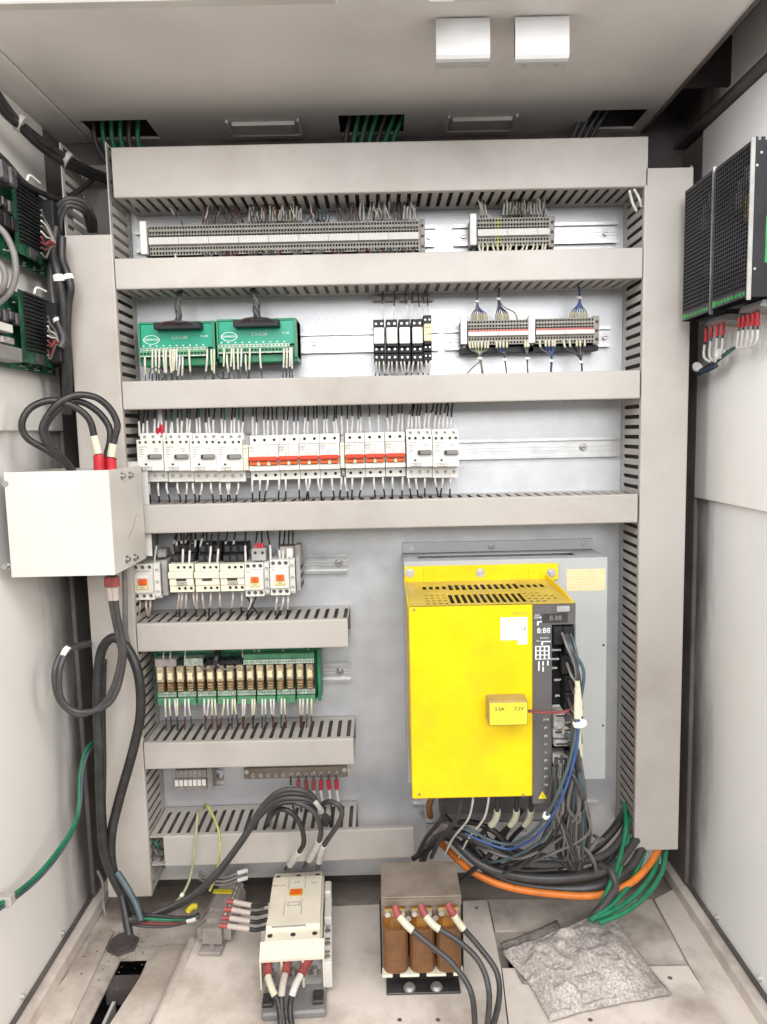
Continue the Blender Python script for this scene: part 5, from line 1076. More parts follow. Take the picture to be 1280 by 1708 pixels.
# row one, short strip
G = 'wires from the top of the short terminal strip'
for x in [803, 807, 812, 840, 846, 851, 856, 861, 866, 871, 876, 881, 886, 891, 896, 902, 907, 911]:
    up_wire(x, 361 - (x - 797) * .02, 1.262, 330, 1.25, rnd(-4, 6) if x > 820 else -6, 'sleeved wire rising from the short top right terminal strip', G, random.choice(['cable_black', 'cable_slate', 'cable_charcoal']), .0011, (.1, .62), random.choice(['sleeve_white', 'sleeve_cream', 'sleeve_white']), 1.9)
G = 'wires under the short terminal strip'
for x in [800, 805, 813, 822, 829, 838, 846, 853, 862, 871, 880, 889, 897, 905, 911]:
    wire(PP((x, 407, 1.257), (x + rnd(-2, 2), 413, 1.247), (x + rnd(-4, 4), 422, 1.248), (x + rnd(-5, 5), 434, 1.262)), .0013, random.choice(['cable_white', 'cable_charcoal', 'cable_olive', 'cable_grey']), 'thin wire dropping from the short top right terminal strip', G, [SW(.05, .5, 'sleeve_cream', 1.6)])
# row two: boards
def down_wires(xs, pyf, Yt, pyb, Y2, label, group, mats, r=.0012, sl=(0, .5), sm='sleeve_white', k=1.7, sway=4):
    for x in xs:
        y0 = pyf(x) if callable(pyf) else pyf; y1 = pyb(x) if callable(pyb) else pyb; dx = rnd(-sway, sway)
        wire(PP((x, y0 - 3, Yt + .004), (x + dx * .05, y0 + (y1 - y0) * .25, Yt - .002), (x + dx * .5, y0 + (y1 - y0) * .65, Yt + (Y2 - Yt) * .3), (x + dx, y1, Y2), (x + dx * 1.1, y1 + 12, Y2 + .01)), r, random.choice(mats), label, group, [SW(sl[0], sl[1] * rnd(.92, 1.1), random.choice(sm) if isinstance(sm, tuple) else sm, k)] if sl else ())
down_wires([242, 254.5, 260, 266, 273, 277, 284, 288, 291.5, 295, 300, 305, 316, 346, 353, 357.5], lambda x: 586 if x not in (242, 300, 305) else 598, 1.213, 634, 1.222, 'cream sleeved wire hanging from the left green board', 'wires under the left green board', ['cable_slate', 'cable_charcoal', 'cable_grey'], .0011, (0, .55), ('sleeve_white', 'sleeve_cream'), 1.9)
down_wires([374, 379, 386.5, 390, 397, 403, 410, 417, 434, 474, 479, 484, 487], lambda x: 583 if x not in (379, 410) else 595, 1.213, 632, 1.222, 'cream sleeved wire hanging from the right green board', 'wires under the right green board', ['cable_slate', 'cable_charcoal', 'cable_grey'], .0011, (0, .5), ('sleeve_white', 'sleeve_cream'), 1.9)
wire(PP((249, 632, 1.21), (252, 618, 1.20), (262, 613, 1.20), (276, 625, 1.20), (270, 634, 1.215)), .0010, 'cable_slate', 'dark wire looping in the gap under the left green board')
wire(PP((380, 616, 1.20), (366, 620, 1.198), (362, 625, 1.198), (370, 631, 1.20), (382, 632, 1.21)), .0012, 'cable_charcoal', 'dark wire loop in the gap under the right green board')
# row two: relays
for x, dx in ((639, 0), (658, -2), (681, 4), (686, -3), (701, 2), (708, 0), (714, 0)):
    up_wire(x, 533, 1.235, 496, 1.25, -dx - 1, 'thin dark wire with a pale sleeve above the black relays', 'wires above the black relays', 'cable_charcoal', .0012, (.05, .5), 'sleeve_white', 1.5)
down_wires([628, 633, 640, 649, 654, 662, 669, 675, 683, 690, 698, 703, 711, 718], 598, 1.236, 629, 1.245, 'thin grey wire with a pale sleeve below the black relays', 'wires below the black relays', ['cable_charcoal', 'cable_slate', 'cable_grey'], .0012, (0, .55), 'sleeve_white', 1.5, 5)
m = MB()
for k, x in enumerate((622, 642, 667, 689, 708)):
    a, b = at(x, 502, Y=1.285), at(x + 15, 494, Y=1.285)
    t = MB().box(a.x, b.x, 1.285, 1.2995, a.z, b.z, 0, .0008).build('tag_plate', 'mid_plastic', None, a); tag(t, 'small grey name plate above the black relays', 'name plate', 'name plates above the black relays')
# row two: fans of blue and grey wires at the red striped strips
def fan(cx, cyt, xs, yb, label, mats, Yt=1.262, up=True, top=None, n=5, sl=True, tie=True):
    o = None
    for x in xs:
        s = -1 if up else 1
        b = PP((x, yb - 2 * s, Yt), (x + (cx - x) * .15, yb + 12 * s, Yt - .012), (x + (cx - x) * .7, yb + (cyt - yb) * .62, Yt - .016), (cx + rnd(-1, 1), cyt, Yt - .012), (top[0] + rnd(-1.5, 1.5), top[1], Yt - .004), (top[0] + rnd(-2, 2), top[1] + 12 * s, Yt + .004))
        mt = random.choice(mats)
        if o is None:
            o = wire(b, .0010, mt, label, None, (), 'wire_bundle', 'wires')
            q = at(cx, cyt, Y=Yt - .0125)
            if tie: MB().cyl((q.x - .0004, q.y, q.z - .0018), (q.x, q.y, q.z + .0018), .0046, 10).build('cable_tie', 'tag_white', o)
        else: MB().tube(crom(b, 4), .0010, 5).build('core', mt, o)
        if sl: MB().tube(cut(crom(b, 4), .02, .20), .0019, 6).build('wire_marker', 'sleeve_cream', o)
bl = ['cable_slate', 'cable_blue', 'cable_grey', 'cable_charcoal']
fan(796, 503, (787, 791, 795, 800, 804, 808, 813), 535, 'leftmost fan of blue wires above the red striped terminals', bl, top=(797, 480))
fan(832, 499, (828, 832, 836, 841, 845, 849, 864), 534, 'middle fan of dark wires above the red striped terminals', bl, top=(833, 478))
fan(967, 497, (951, 956, 960, 965, 970, 975, 980), 532, 'rightmost fan, bright blue, above the right red striped terminals', ['cable_blue', 'cable_blue', 'cable_slate'], top=(965, 476))
fan(801, 598, (783, 788, 793, 798, 804, 810, 815), 571, 'leftmost tied bundle below the red striped terminals', ['cable_olive', 'cable_grey', 'cable_charcoal'], Yt=1.258, up=False, top=(805, 622))
fan(843, 600, (828, 834, 840, 846), 571, 'second tied bundle below the red striped terminals', bl, Yt=1.258, up=False, top=(844, 622))
fan(880, 598, (876, 880, 882), 570, 'thin short bundle under the joint of the red striped terminals', ['cable_grey', 'cable_charcoal'], Yt=1.258, up=False, top=(881, 622))
fan(920, 602, (900, 910, 916, 922, 926), 569, 'blue tied bundle below the right red striped terminals', ['cable_blue', 'cable_slate', 'cable_grey'], Yt=1.258, up=False, top=(919, 622))
fan(970, 604, (940, 950, 962, 968, 976), 569, 'rightmost tied bundle below the red striped terminals', ['cable_charcoal', 'cable_grey'], Yt=1.258, up=False, top=(972, 620))
wire(PP((800, 604, 1.245), (790, 612, 1.244), (781, 622, 1.25), (778, 634, 1.27)), .001, 'cable_grey', 'lone grey wire leaving the leftmost bundle below the red striped terminals')
# row three
for x in (233, 239, 246, 258, 277, 285, 288, 297, 303, 312, 316, 329, 334, 345, 350, 356, 371, 376, 386, 391, 399, 404):
    up_wire(x, 724, 1.226, 688, 1.238, rnd(-2, 2), 'white sleeved wire above the left group of motor starters', 'wires above the left motor starters', random.choice(['cable_black', 'cable_black', 'cable_slate', 'cable_green']), .0014, (0, .52), 'sleeve_white', 1.6)
for i, x in enumerate((264, 271)):
    up_wire(x, 722, 1.226, 688, 1.238, (2, -2)[i], ('left', 'right')[i] + ' wire with a red boot above the first motor starter', None, 'cable_white', .0018, (.02, .28), 'red_boot', 2.2)
for x in (422, 428, 441, 447, 456, 462, 473, 480, 491, 497, 508, 513, 524, 529, 541, 546, 558, 562, 571, 580, 587, 597, 602):
    up_wire(x, 724 - (x - 415) * .012, 1.229, 686, 1.238, rnd(-1.5, 1.5), 'white sleeved black wire above the left breaker group and spacer', 'wires above the breakers', 'cable_black', .0014, (0, .52), 'sleeve_white', 1.6)
for x in (618, 632, 648, 654, 664, 671): up_wire(x, 718, 1.229, 684, 1.238, rnd(-1.5, 1.5), 'white sleeved black wire above the right breaker group', 'wires above the right breakers', 'cable_charcoal', .0015, (0, .55), 'sleeve_white', 1.5)
for x in (681, 687, 694, 700, 708, 715, 725, 732, 739, 746, 753): up_wire(x, 712, 1.226, 682, 1.238, rnd(1, 8), 'slanting wire above the two right hand motor starters', 'wires above the right motor starters', 'cable_black', .0015, (0, .5), 'sleeve_white', 1.5)
def dw3(xs, y0, label, group): down_wires(xs, y0, 1.229, lambda x: 832 - (x - 240) * .02, 1.232, label, group, ['cable_black'], .0014, (0, .48), 'sleeve_white', 1.6, 5)
dw3([249, 264, 278, 296, 312, 322, 337, 352, 367, 379, 383, 398], 808, 'white sleeved wire under the left motor starters', 'wires under the left motor starters')
dw3([421, 434, 447, 466, 477, 499, 511, 517, 531, 537, 554, 570, 576, 588, 605, 624, 639, 655, 672], 799, 'white sleeved wire under the red lever breakers', 'wires under the breakers')
dw3([682, 694, 709, 726, 739, 752], 796, 'white sleeved wire under the two right hand motor starters', 'wires under the right motor starters')
# row four
for x in (244, 258): up_wire(x, 938 if x > 250 else 925, 1.235, 896, 1.245, 5, 'white sleeved wire above the contactor behind the junction box', 'wires above the hidden contactor', 'cable_black', .0014, (0, .6), 'sleeve_white', 1.6)
for x in (290, 296, 304, 308, 320, 325, 334, 346, 362, 377, 389): up_wire(x, 926, 1.243, 890, 1.247, rnd(-2, 6), 'white sleeved wire above the cream relays', 'wires above the cream relays', 'cable_black', .0015, (0, .55), 'sleeve_white', 1.6)
for x in (305, 316, 350, 363): up_wire(x, 942, 1.215, 900, 1.235, rnd(0, 3), 'long white wire reaching the front of the cream relays', 'front wires of the cream relays', 'cable_charcoal', .0015, (0, .5), 'sleeve_white', 1.5)
for x, dx in ((410, 0), (423, 6), (440, -3), (452, -5), (467, 0), (472, 3), (480, 2), (486, 3)): up_wire(x, 937, 1.222, 892, 1.242, dx, 'white sleeved wire above the two right small contactors', 'wires above the right small contactors', 'cable_black', .0015, (0, .45), 'sleeve_white', 1.6)
q = at(436, 916, Y=1.222)
t = thing('suppressor', 'small grey plug with a red boot on top of the contactor beside the cream relays', 'suppressor', q)
a, b = at(420, 936, Y=1.215), at(443, 915, Y=1.215)
MB().box(a.x, b.x, 1.215, 1.25, a.z, b.z, 0, .0012).build('plug_body', 'mid_plastic', t)
for px in (426, 438): s = at(px, 922, Y=1.2145); MB().cyl((s.x, 1.2140, s.z), (s.x, 1.2152, s.z), .0026, 8).build('screw_hole', 'pocket', t)
for px in (427, 432, 437): MB().cyl(at(px, 916, Y=1.225), at(px + 1, 906, Y=1.228), .0028, 8).build('red_boot', 'red_boot', t)
a, b = at(463, 934, Y=1.222), at(490, 912, Y=1.222)
t = thing('suppressor', 'green and grey plug block on top of the rightmost small contactor', 'suppressor', a)
MB().box(a.x, b.x, 1.225, 1.26, a.z, b.z, 0, .0012).box(b.x, b.x + .010, 1.235, 1.265, a.z + .002, b.z + .001, 0, .001).build('plug_body', 'terminal_grey', t); MB().box(b.x - .012, b.x - .002, 1.222, 1.2245, a.z + .004, b.z - .003).build('pale_face', 'white_plastic', t)
a, b = at(263, 930, Y=1.235), at(276, 916, Y=1.235)
o = MB().box(a.x, b.x, 1.235, 1.262, a.z, b.z, 0, .0012).build('suppressor', 'connector_grey', None, a); tag(o, 'pale lilac grey plug above the contactor behind the junction box', 'suppressor')
down_wires([234, 244, 251], 1004, 1.222, 1030, 1.235, 'pale wire under the contactor behind the junction box', 'wires under the hidden contactor', ['cable_black'], .0016, (0, .55), 'sleeve_pink', 1.5)
down_wires([299, 304, 311, 323, 329, 338, 352, 367, 389, 404], 990, 1.222, lambda x: 1024 - (x - 240) * .02, 1.235, 'pale wire below the cream relays', 'wires below the cream relays', ['cable_black', 'cable_charcoal'], .0014, (0, .5), 'sleeve_pink', 1.6, 5)
down_wires([420, 462, 473, 481], 996, 1.222, 1020, 1.232, 'white sleeved wire below the two right small contactors', 'wires below the right small contactors', ['cable_black'], .0014, (0, .55), 'sleeve_white', 1.6, 7)
for a, b in ((412, 432), (428, 412)): wire(PP((a, 995, 1.23), ((a + b) / 2, 1012, 1.225), (b, 1026, 1.232), (b + 3, 1036, 1.24)), .0015, 'cable_black', 'black wire crossing below the contactor beside the cream relays', 'crossing black wires')
# row five
for x, mt in ((274, 1), (284, 1), (307, 1), (405, 1), (425, 1), (430, 1), (434, 1), (471, 1), (516, 1)):
    up_wire(x, 1106 if x < 330 else 1098, 1.232, 1088, 1.238, rnd(-1, 3), 'white wire above the green relay board', 'wires above the relay board', 'cable_white', .0015, None)
wire(PP((364, 1085, 1.235), (362, 1094, 1.222), (360, 1104, 1.218), (362, 1112, 1.222)), .0058, 'cable_black', 'short thick black cable entering the middle of the green relay board', None, (), 'cable', 'cable', 9)
for dx, l in ((-16, 'left'), (20, 'right')): wire(PP((361, 1106, 1.216), (361 + dx * .6, 1116, 1.214), (361 + dx * 1.4, 1114, 1.218), (361 + dx * 1.8, 1110, 1.224)), .0016, 'cable_grey', l + ' grey core of the thick cable on the green relay board')
down_wires([276, 283, 292, 296, 309, 315, 341, 348, 354, 359, 374, 380, 388, 392, 405, 409, 421, 425, 438, 443, 452, 457, 470, 475, 501, 506, 513, 520], 1168, 1.220, lambda x: 1206 - (x - 260) * .02, 1.235, 'cream sleeved wire under the green relay board', 'wires under the relay board', ['cable_charcoal', 'cable_slate', 'cable_maroon'], .0012, (0, .46), ('sleeve_white', 'sleeve_cream'), 1.9, 5)
# row six: earth bar leads
for i, mt in ((5, None), (6, 'dull_boot'), (7, 'dull_boot'), (8, 'dull_boot'), (9, 'red_boot'), (10, 'red_boot'), (11, 'red_boot')):
    x, y, z = EB[i]; o = Vector((x, y - .004, z)); s = (0, .10, 2.2, 'steel', 'lug')
    sl = [(.10, .30, 2.0, mt, 'boot'), (.31, .62, 1.5, 'sleeve_white', 'wire_marker')] if mt else [(.2, .5, 1.5, 'sleeve_white', 'wire_marker')]
    wire([o, o + Vector((0, -.004, -.010)), o + Vector((rnd(-.001, .001), -.006, -.030)), o + Vector((.003, -.004, -.060)), o + Vector((.004, 0, -.085))], .0019, 'cable_charcoal', 'red booted lead hanging from the earth bar' if mt else 'lead without a boot hanging from the middle of the earth bar', 'leads with boots on the earth bar' if mt else None, sl, 'lead', 'wire')
# ------------------------------------------------------------------ thick cables
def cab_(pts, r, m, label, sleeves=(), group=None, n=10): return wire(PP(*pts), r, m, label, group, sleeves, 'cable', 'cable', n, 7)
RB = lambda a, b, k=1.6: (a, b, k, 'red_boot', 'boot')
DBt = lambda a, b, k=1.5: (a, b, k, 'dull_boot', 'boot')
SL = lambda a, b, k=1.25, m='sleeve_cream': (a, b, k, m, 'wire_marker')
# over the junction box
cab_([(166, 784, 1.10), (165, 760, 1.10), (158, 730, 1.10), (148, 698, 1.095), (120, 676, 1.085), (85, 668, 1.075), (52, 680, 1.065), (37, 705, 1.06), (45, 730, 1.065), (80, 752, 1.08), (108, 772, 1.10), (125, 790, 1.12)], .0050, 'cable_black', 'outermost left loop of black cable above the junction box', [RB(.0, .075), SL(.08, .17)])
cab_([(186, 784, 1.11), (186, 760, 1.11), (192, 730, 1.11), (196, 708, 1.11), (184, 682, 1.105), (160, 663, 1.095), (128, 659, 1.085), (98, 672, 1.075), (76, 700, 1.07), (71, 722, 1.07), (84, 748, 1.08), (108, 768, 1.10), (124, 788, 1.12)], .0050, 'cable_black', 'tallest loop of black cable above the junction box, at the right', [RB(.0, .06), SL(.065, .13)])
cab_([(177, 784, 1.115), (178, 760, 1.115), (184, 735, 1.115), (182, 712, 1.115), (165, 688, 1.11), (140, 672, 1.10), (116, 670, 1.09), (94, 686, 1.082), (76, 712, 1.076), (80, 740, 1.08), (104, 764, 1.095), (120, 788, 1.12)], .0050, 'cable_black', 'inner loop of black cable above the junction box', [RB(.0, .06)])
# under the junction box
for i, (dx, l) in enumerate(((0, 'left'), (8, 'right'))):
    cab_([(182 + dx, 955, 1.12), (184 + dx, 985, 1.12), (189 + dx * .8, 1020, 1.12), (197 + dx * .8, 1060, 1.12), (202 + dx * .6, 1095, 1.12), (188 + dx, 1150, 1.115), (165 + dx, 1180, 1.11), (130, 1192 - dx * .6, 1.105), (100 + dx * .5, 1168, 1.10), (91 + dx, 1130, 1.10), (97 + dx, 1100, 1.11), (112 + dx, 1082, 1.13), (150, 1072 + dx * .3, 1.18)], .0046, 'cable_charcoal', l + ' of the two looped cables hanging under the junction box', [DBt(.015, .05, 1.7), SL(.052, .10, 1.3, 'sleeve_pink')])
o = MB().cyl(at(106, 1085, Y=1.118), at(114, 1089, Y=1.118), .009, 10).build('cable_tie', 'tag_white', None, at(106, 1085, Y=1.118)); tag(o, 'white cable tie on the looped cables left of the long vertical duct', 'cable tie')
cab_([(208, 950, 1.14), (209, 985, 1.14), (209, 1020, 1.145), (210, 1055, 1.15), (214, 1075, 1.155)], .0042, 'cable_grey', 'short grey cable beside the looped cables under the junction box')
cab_([(236, 1530, 1.12), (208, 1490, 1.12), (188, 1450, 1.12), (186, 1394, 1.13), (200, 1331, 1.14), (223, 1249, 1.14), (235, 1186, 1.14), (231, 1124, 1.145), (212, 1080, 1.15), (188, 1064, 1.15), (168, 1092, 1.15), (163, 1166, 1.14), (166, 1249, 1.13), (170, 1373, 1.12), (180, 1440, 1.115), (222, 1525, 1.11)], .0078, 'cable_black', 'thickest black cable, looped over in front of the left vertical duct')
cab_([(172, 1100, 1.155), (170, 1180, 1.15), (171, 1280, 1.14), (170, 1373, 1.135), (176, 1430, 1.125), (200, 1480, 1.115), (216, 1560, 1.08)], .0065, 'cable_black', 'straight thick black cable running down beside the looped one')
cab_([(196, 1455, 1.11), (212, 1480, 1.10), (228, 1510, 1.09), (236, 1535, 1.08)], .005, 'cable_slate', 'short dark slate cable ending at the dirty left floor corner')
cab_([(163, 1452, 1.13), (172, 1475, 1.125), (173, 1510, 1.12), (178, 1530, 1.11)], .0022, 'cable_grey', 'thin grey wire at the foot of the left vertical duct')
# green earth lead on the left wall
cab_([(-12, 1516, .92), (24, 1492, .97), (60, 1462, 1.02), (92, 1425, 1.07), (122, 1380, 1.12), (132, 1340, 1.15), (134, 1290, 1.17), (143, 1252, 1.19), (158, 1235, 1.23)], .0032, 'cable_green', 'upper green earth wire running along the left wall')
cab_([(-12, 1524, .92), (26, 1498, .97), (62, 1468, 1.02), (95, 1430, 1.07), (123, 1384, 1.12), (135, 1340, 1.15), (138, 1290, 1.17), (147, 1256, 1.19), (160, 1240, 1.23)], .0028, 'cable_slate', 'dull twin running just below the green earth wire on the left wall')
o = MB().box(*sum(([a, b] for a, b in zip(at(2, 1505, Y=.95) - Vector((.006, .006, .006)), at(2, 1505, Y=.95) + Vector((.016, .010, .010)))), []), c=.002).build('cable_clip', 'mid_plastic', None, at(2, 1505, Y=.95)); tag(o, 'small grey clip on the green wire at the left edge of the picture', 'cable clip')
# upper left bundles
for i, (pts, r, l) in enumerate((([(-15, 140, 1.02), (10, 178, 1.06), (32, 204, 1.10), (70, 235, 1.15), (112, 264, 1.20), (150, 284, 1.25), (180, 296, 1.28)], .0060, 'upper black cable sagging from the top left towards the top duct'),
        ([(-15, 152, 1.02), (8, 188, 1.06), (32, 210, 1.10), (66, 243, 1.15), (108, 272, 1.20), (146, 290, 1.25), (178, 302, 1.28)], .0060, 'lower black cable tied below the upper one at the top left'),
        ([(-15, 246, 1.03), (12, 272, 1.07), (40, 304, 1.11), (72, 323, 1.16), (98, 332, 1.20), (126, 322, 1.23), (160, 296, 1.27)], .0042, 'single black cable drooping past the upper control card'))):
    cab_(pts, r, 'cable_black', l)
for px, py, Y in ((34, 206, 1.10), (112, 266, 1.20)):
    q = at(px, py, Y=Y); o = MB().tube([q + Vector((-.003, 0, .002)), q + Vector((.003, .002, -.002))], .0125, 12).build('cable_tie', 'mid_plastic', None, q); tag(o, ('left' if px < 60 else 'right') + ' grey tie around the black cables at the top left', 'cable tie')
for i, (a, b, l) in enumerate(((0, 0, 'outer'), (7, 6, 'middle'), (13, 12, 'inner'))):
    cab_([(96 + a * .3, 410, 1.20), (88 + a, 372, 1.19), (94 + a, 346 + b * .6, 1.185), (116, 331 + b, 1.185), (142 - a * .4, 338 + b, 1.20), (156 - a, 360, 1.22), (160 - a * .8, 386, 1.25)], .0036, 'cable_charcoal', l + ' of three cable loops above the left vertical duct')
cab_([(104, 396, 1.17), (104, 430, 1.165), (112, 455, 1.16), (118, 480, 1.16), (114, 510, 1.165), (112, 560, 1.17), (114, 620, 1.18), (116, 690, 1.20)], .0062, 'cable_black', 'right black cable of the bundle dropping past the two control cards', [(.22, .245, 1.25, 'tag_white', 'cable_tie')])
cab_([(94, 380, 1.17), (88, 420, 1.16), (96, 455, 1.15), (104, 500, 1.155), (107, 560, 1.165), (110, 620, 1.18), (112, 690, 1.20)], .0066, 'cable_black', 'left black cable of the bundle dropping past the two control cards', [(.27, .30, 1.22, 'tag_white', 'cable_tie')])
cab_([(88, 430, 1.175), (86, 470, 1.17), (92, 520, 1.165), (100, 545, 1.16), (106, 566, 1.155), (100, 580, 1.15)], .0060, 'cable_charcoal', 'short black sleeve bending toward the lower control card', [(.66, .70, 1.2, 'tag_white', 'cable_tie')])
for k in range(9):      # cores from the ribbon sockets
    mt = ['cable_grey', 'cable_grey', 'cable_white', 'cable_grey', 'cable_white', 'cable_red', 'cable_maroon', 'cable_maroon', 'cable_grey'][k]
    wire(PP((69, 350 + k * 9, 1.115), (76 + rnd(-3, 3), 362 + k * 8 + rnd(-5, 5), 1.13), (84, 382 + k * 4, 1.145), (92, 402 + k, 1.16)), .0014, mt, 'thin core leaving the upper ribbon socket', 'cores of the upper ribbon socket')
    wire(PP((80, 528 + k * 8, 1.115), (86 + rnd(-3, 3), 540 + k * 7 + rnd(-5, 5), 1.128), (93, 552 + k * 3, 1.142), (99, 574 + k * .5, 1.152)), .0014, mt, 'thin core leaving the lower ribbon socket', 'cores of the lower ribbon socket')
for i, (pts, l) in enumerate((([(-10, 372, 1.0), (10, 392, 1.0), (24, 425, 1.0), (26, 460, 1.0), (16, 488, 1.0), (-10, 512, 1.0)], 'outer grey hose looping at the left edge beside the control cards'), ([(-10, 432, .99), (4, 444, .99), (9, 462, .99), (4, 482, .99), (-10, 494, .99)], 'inner grey hose looping at the left edge beside the control cards'))): cab_(pts, .0042, 'cable_grey', l)
# inside the ceiling holes
for x0, n, l, mt in ((150, 6, 'left', 'cable_green'), (585, 7, 'middle', 'cable_green'), (985, 4, 'right', 'cable_charcoal')):
    for k in range(n):
        x = x0 + k * 14 * (.8 if mt == 'cable_charcoal' else 1); d = (412 - x) * .05 if l != 'left' else 10
        a = at(x, 150, Y=1.30); b = at(x + d, 214, Y=1.318); c = at(x + d * 2 + (30 if l == 'left' else 0), 262, Y=1.335)
        wire([Vector((a.x, 1.30, .63)), Vector((a.x + .002 * k, 1.305, .56)), Vector((b.x, 1.318, .50)), Vector((c.x, 1.318, .44)), Vector((c.x, 1.325, .36))], .0042, mt if (k % 4) else 'cable_charcoal', 'cable coming down through the %s ceiling hole' % l, 'cables in the %s ceiling hole' % l, (), 'cable', 'cable', 8)
# power supply leads
for tg, X0, zb, ys, l in (('far', P1[1], P1[3], [at(q, 540, X=.516).y for q in (1206, 1197, 1187, 1178)], 'farther'), ('near', P2[1], P2[3], [at(q, 512, X=.516).y for q in (1264, 1257, 1249, 1241, 1234)], 'nearer')):
    for k, y in enumerate(ys):
        xa = X0 + .036; end = at(1160 + k * 1.5, 622 + k, X=.528)
        mid = Vector((xa + .004, y + .012, zb - .055)); m2 = at(1188 + k * 3, 604 + k * 2, X=.522) if tg == 'far' else at(1220 + k * 4, 582 - k * 2, X=.524)
        pts = [Vector((xa, y, zb - .008)), Vector((xa + .001, y + .001, zb - .025)), mid, m2] + ([at(1192 + k, 604, X=.526)] if tg == 'near' else []) + [end]
        path_s = [(.02, .13 if tg == 'far' else .09, 1.75, 'red_boot', 'boot'), (.16 if tg == 'far' else .11, .42 if tg == 'far' else .30, 1.4, 'sleeve_white', 'wire_marker')]
        wire(pts, .0016, ['cable_black', 'cable_charcoal', 'cable_blue', 'cable_black', 'cable_green'][k], 'lead with a red boot under the %s black power supply' % l, 'leads under the %s power supply' % l, path_s, 'lead', 'wire')
for px, py in ((1163, 612), (1202, 590)):
    q = at(px, py, X=.524); o = MB().tube([q + Vector((0, -.002, .001)), q + Vector((0, .002, -.001))], .008, 10).build('cable_tie', 'tag_white', None, q); tag(o, ('lower left' if px < 1180 else 'upper right') + ' white tie around the power supply leads', 'cable tie')
# ------------------------------------------------------------------ leads around the big contactor
def floor_pts(*a): return [at(x, y, Y=Y) if Y > 0 else at(x, y, Z=-Y) for x, y, Y in a]
cpt = [((449, 1600), (447, 1626), (455, 1652), (466, 1680), (470, 1740)), ((481, 1600), (476, 1624), (471, 1650), (470, 1680), (478, 1740)), ((517, 1598), (502, 1626), (490, 1652), (484, 1685), (492, 1740))]
for i, pts in enumerate(cpt):
    Ys = (1.052, 1.022, 1.000, .985, .955)
    cab_([(p[0], p[1], Y) for p, Y in zip(pts, Ys)], .0044, 'cable_black', ('left', 'middle', 'right')[i] + ' lead with a red boot at the front of the big contactor', [DBt(.0, .26, 1.5), SL(.27, .52, 1.2, ('sleeve_cream', 'sleeve_pink', 'sleeve_white')[i])])
top = [[(478, 1450, 1.20), (494, 1428, 1.16), (507, 1405, 1.14), (500, 1372, 1.14), (480, 1352, 1.14), (462, 1352, 1.15), (450, 1366, 1.18), (445, 1380, 1.24)],
       [(508, 1447, 1.20), (530, 1409, 1.16), (535, 1380, 1.14), (518, 1349, 1.135), (480, 1337, 1.14), (456, 1352, 1.17), (446, 1370, 1.24)],
       [(530, 1448, 1.20), (540, 1412, 1.16), (566, 1372, 1.14), (570, 1350, 1.14), (556, 1338, 1.145), (540, 1340, 1.17), (536, 1356, 1.24)]]
for i, pts in enumerate(top): cab_(pts, .0042, ('cable_black', 'cable_charcoal', 'cable_charcoal')[i], ('left', 'middle', 'right')[i] + ' lead arching from the back of the big contactor into the lowest duct', [SL(.08, .26, 1.4, 'sleeve_white')])
for i, dx in enumerate((0, 6, 12, 18)):
    cab_([(548 + dx * .4, 1385 - i * 5, 1.24), (536 - i, 1352, 1.16), (515, 1322 + i * 6, 1.14), (472, 1318 + i * 7, 1.135), (438, 1345 + i * 4, 1.135), (402, 1402 + dx * .3, 1.13), (362, 1454 + dx * .35, 1.125), (318, 1494 + dx * .3, 1.12), (260, 1522 + dx * .3, 1.11), (214, 1534 + dx * .3, 1.09)], .0041, 'cable_black' if i % 2 else 'cable_charcoal', ('first', 'second', 'third', 'lowest')[i] + ' black cable of the bundle swept over the lowest duct to the floor', [SL(.20, .27, 1.35, 'sleeve_white')] if i == 1 else ())
cab_([(340, 1348, 1.24), (346, 1343, 1.20), (364, 1382, 1.17), (367, 1420, 1.15), (361, 1458, 1.14), (350, 1486, 1.13)], .0023, 'cable_lime', 'right yellow green wire falling over the lowest duct to the dusty floor terminals')
cab_([(330, 1352, 1.24), (330, 1358, 1.20), (325, 1413, 1.175), (316, 1469, 1.15), (290, 1508, 1.13), (243, 1526, 1.12), (205, 1536, 1.10)], .0023, 'cable_olive', 'left dull green wire falling over the lowest duct to the floor corner', [(.62, .64, 1.5, 'tag_white', 'cable_tie')])
for i, (mt, dy, l) in enumerate((('cable_green', 0, 'green'), ('cable_maroon', 8, 'dull red'), ('cable_charcoal', 13, 'charcoal'), ('cable_black', -6, 'black'))):
    cab_([(206, 1532 + dy * .5, 1.10), (245, 1532 + dy, 1.10), (285, 1534 + dy * .8, 1.10), (318, 1532 + dy * .3, 1.095), (332, 1526 + dy * .3, 1.095)], .0026, mt, l + ' wire running along the floor to the dusty floor terminals', [SL(.84, .96, 1.6, 'sleeve_white')] if i == 1 else ())
for i, y in enumerate((1505, 1518, 1532, 1545)):
    cab_([(378 - i * 4, y - 1, 1.13 - i * .013), (392 - i * 3, y, 1.13 - i * .013), (412, y + 4, 1.125 - i * .012), (428, y + 6, 1.12 - i * .01), (446, y + 2, 1.115 - i * .01)], .0034, 'cable_black', ('backmost', 'second', 'third', 'frontmost')[i] + ' lead with a red boot at the right of the dusty floor terminals', [DBt(.0, .17, 1.25), SL(.17, .60, 1.3, 'sleeve_pink')])
for i, y in enumerate((1462, 1468, 1474)): cab_([(332, y - 8, 1.20), (352, y, 1.19), (375, y + 2, 1.185), (398, y - 6, 1.19), (412, y - 10, 1.20)], .0022, 'cable_grey', ('upper', 'middle', 'lower')[i] + ' grey wire sagging in the gap beneath the lowest duct', [SL(.8, 1, 1.8, 'sleeve_white')] if i != 1 else ())
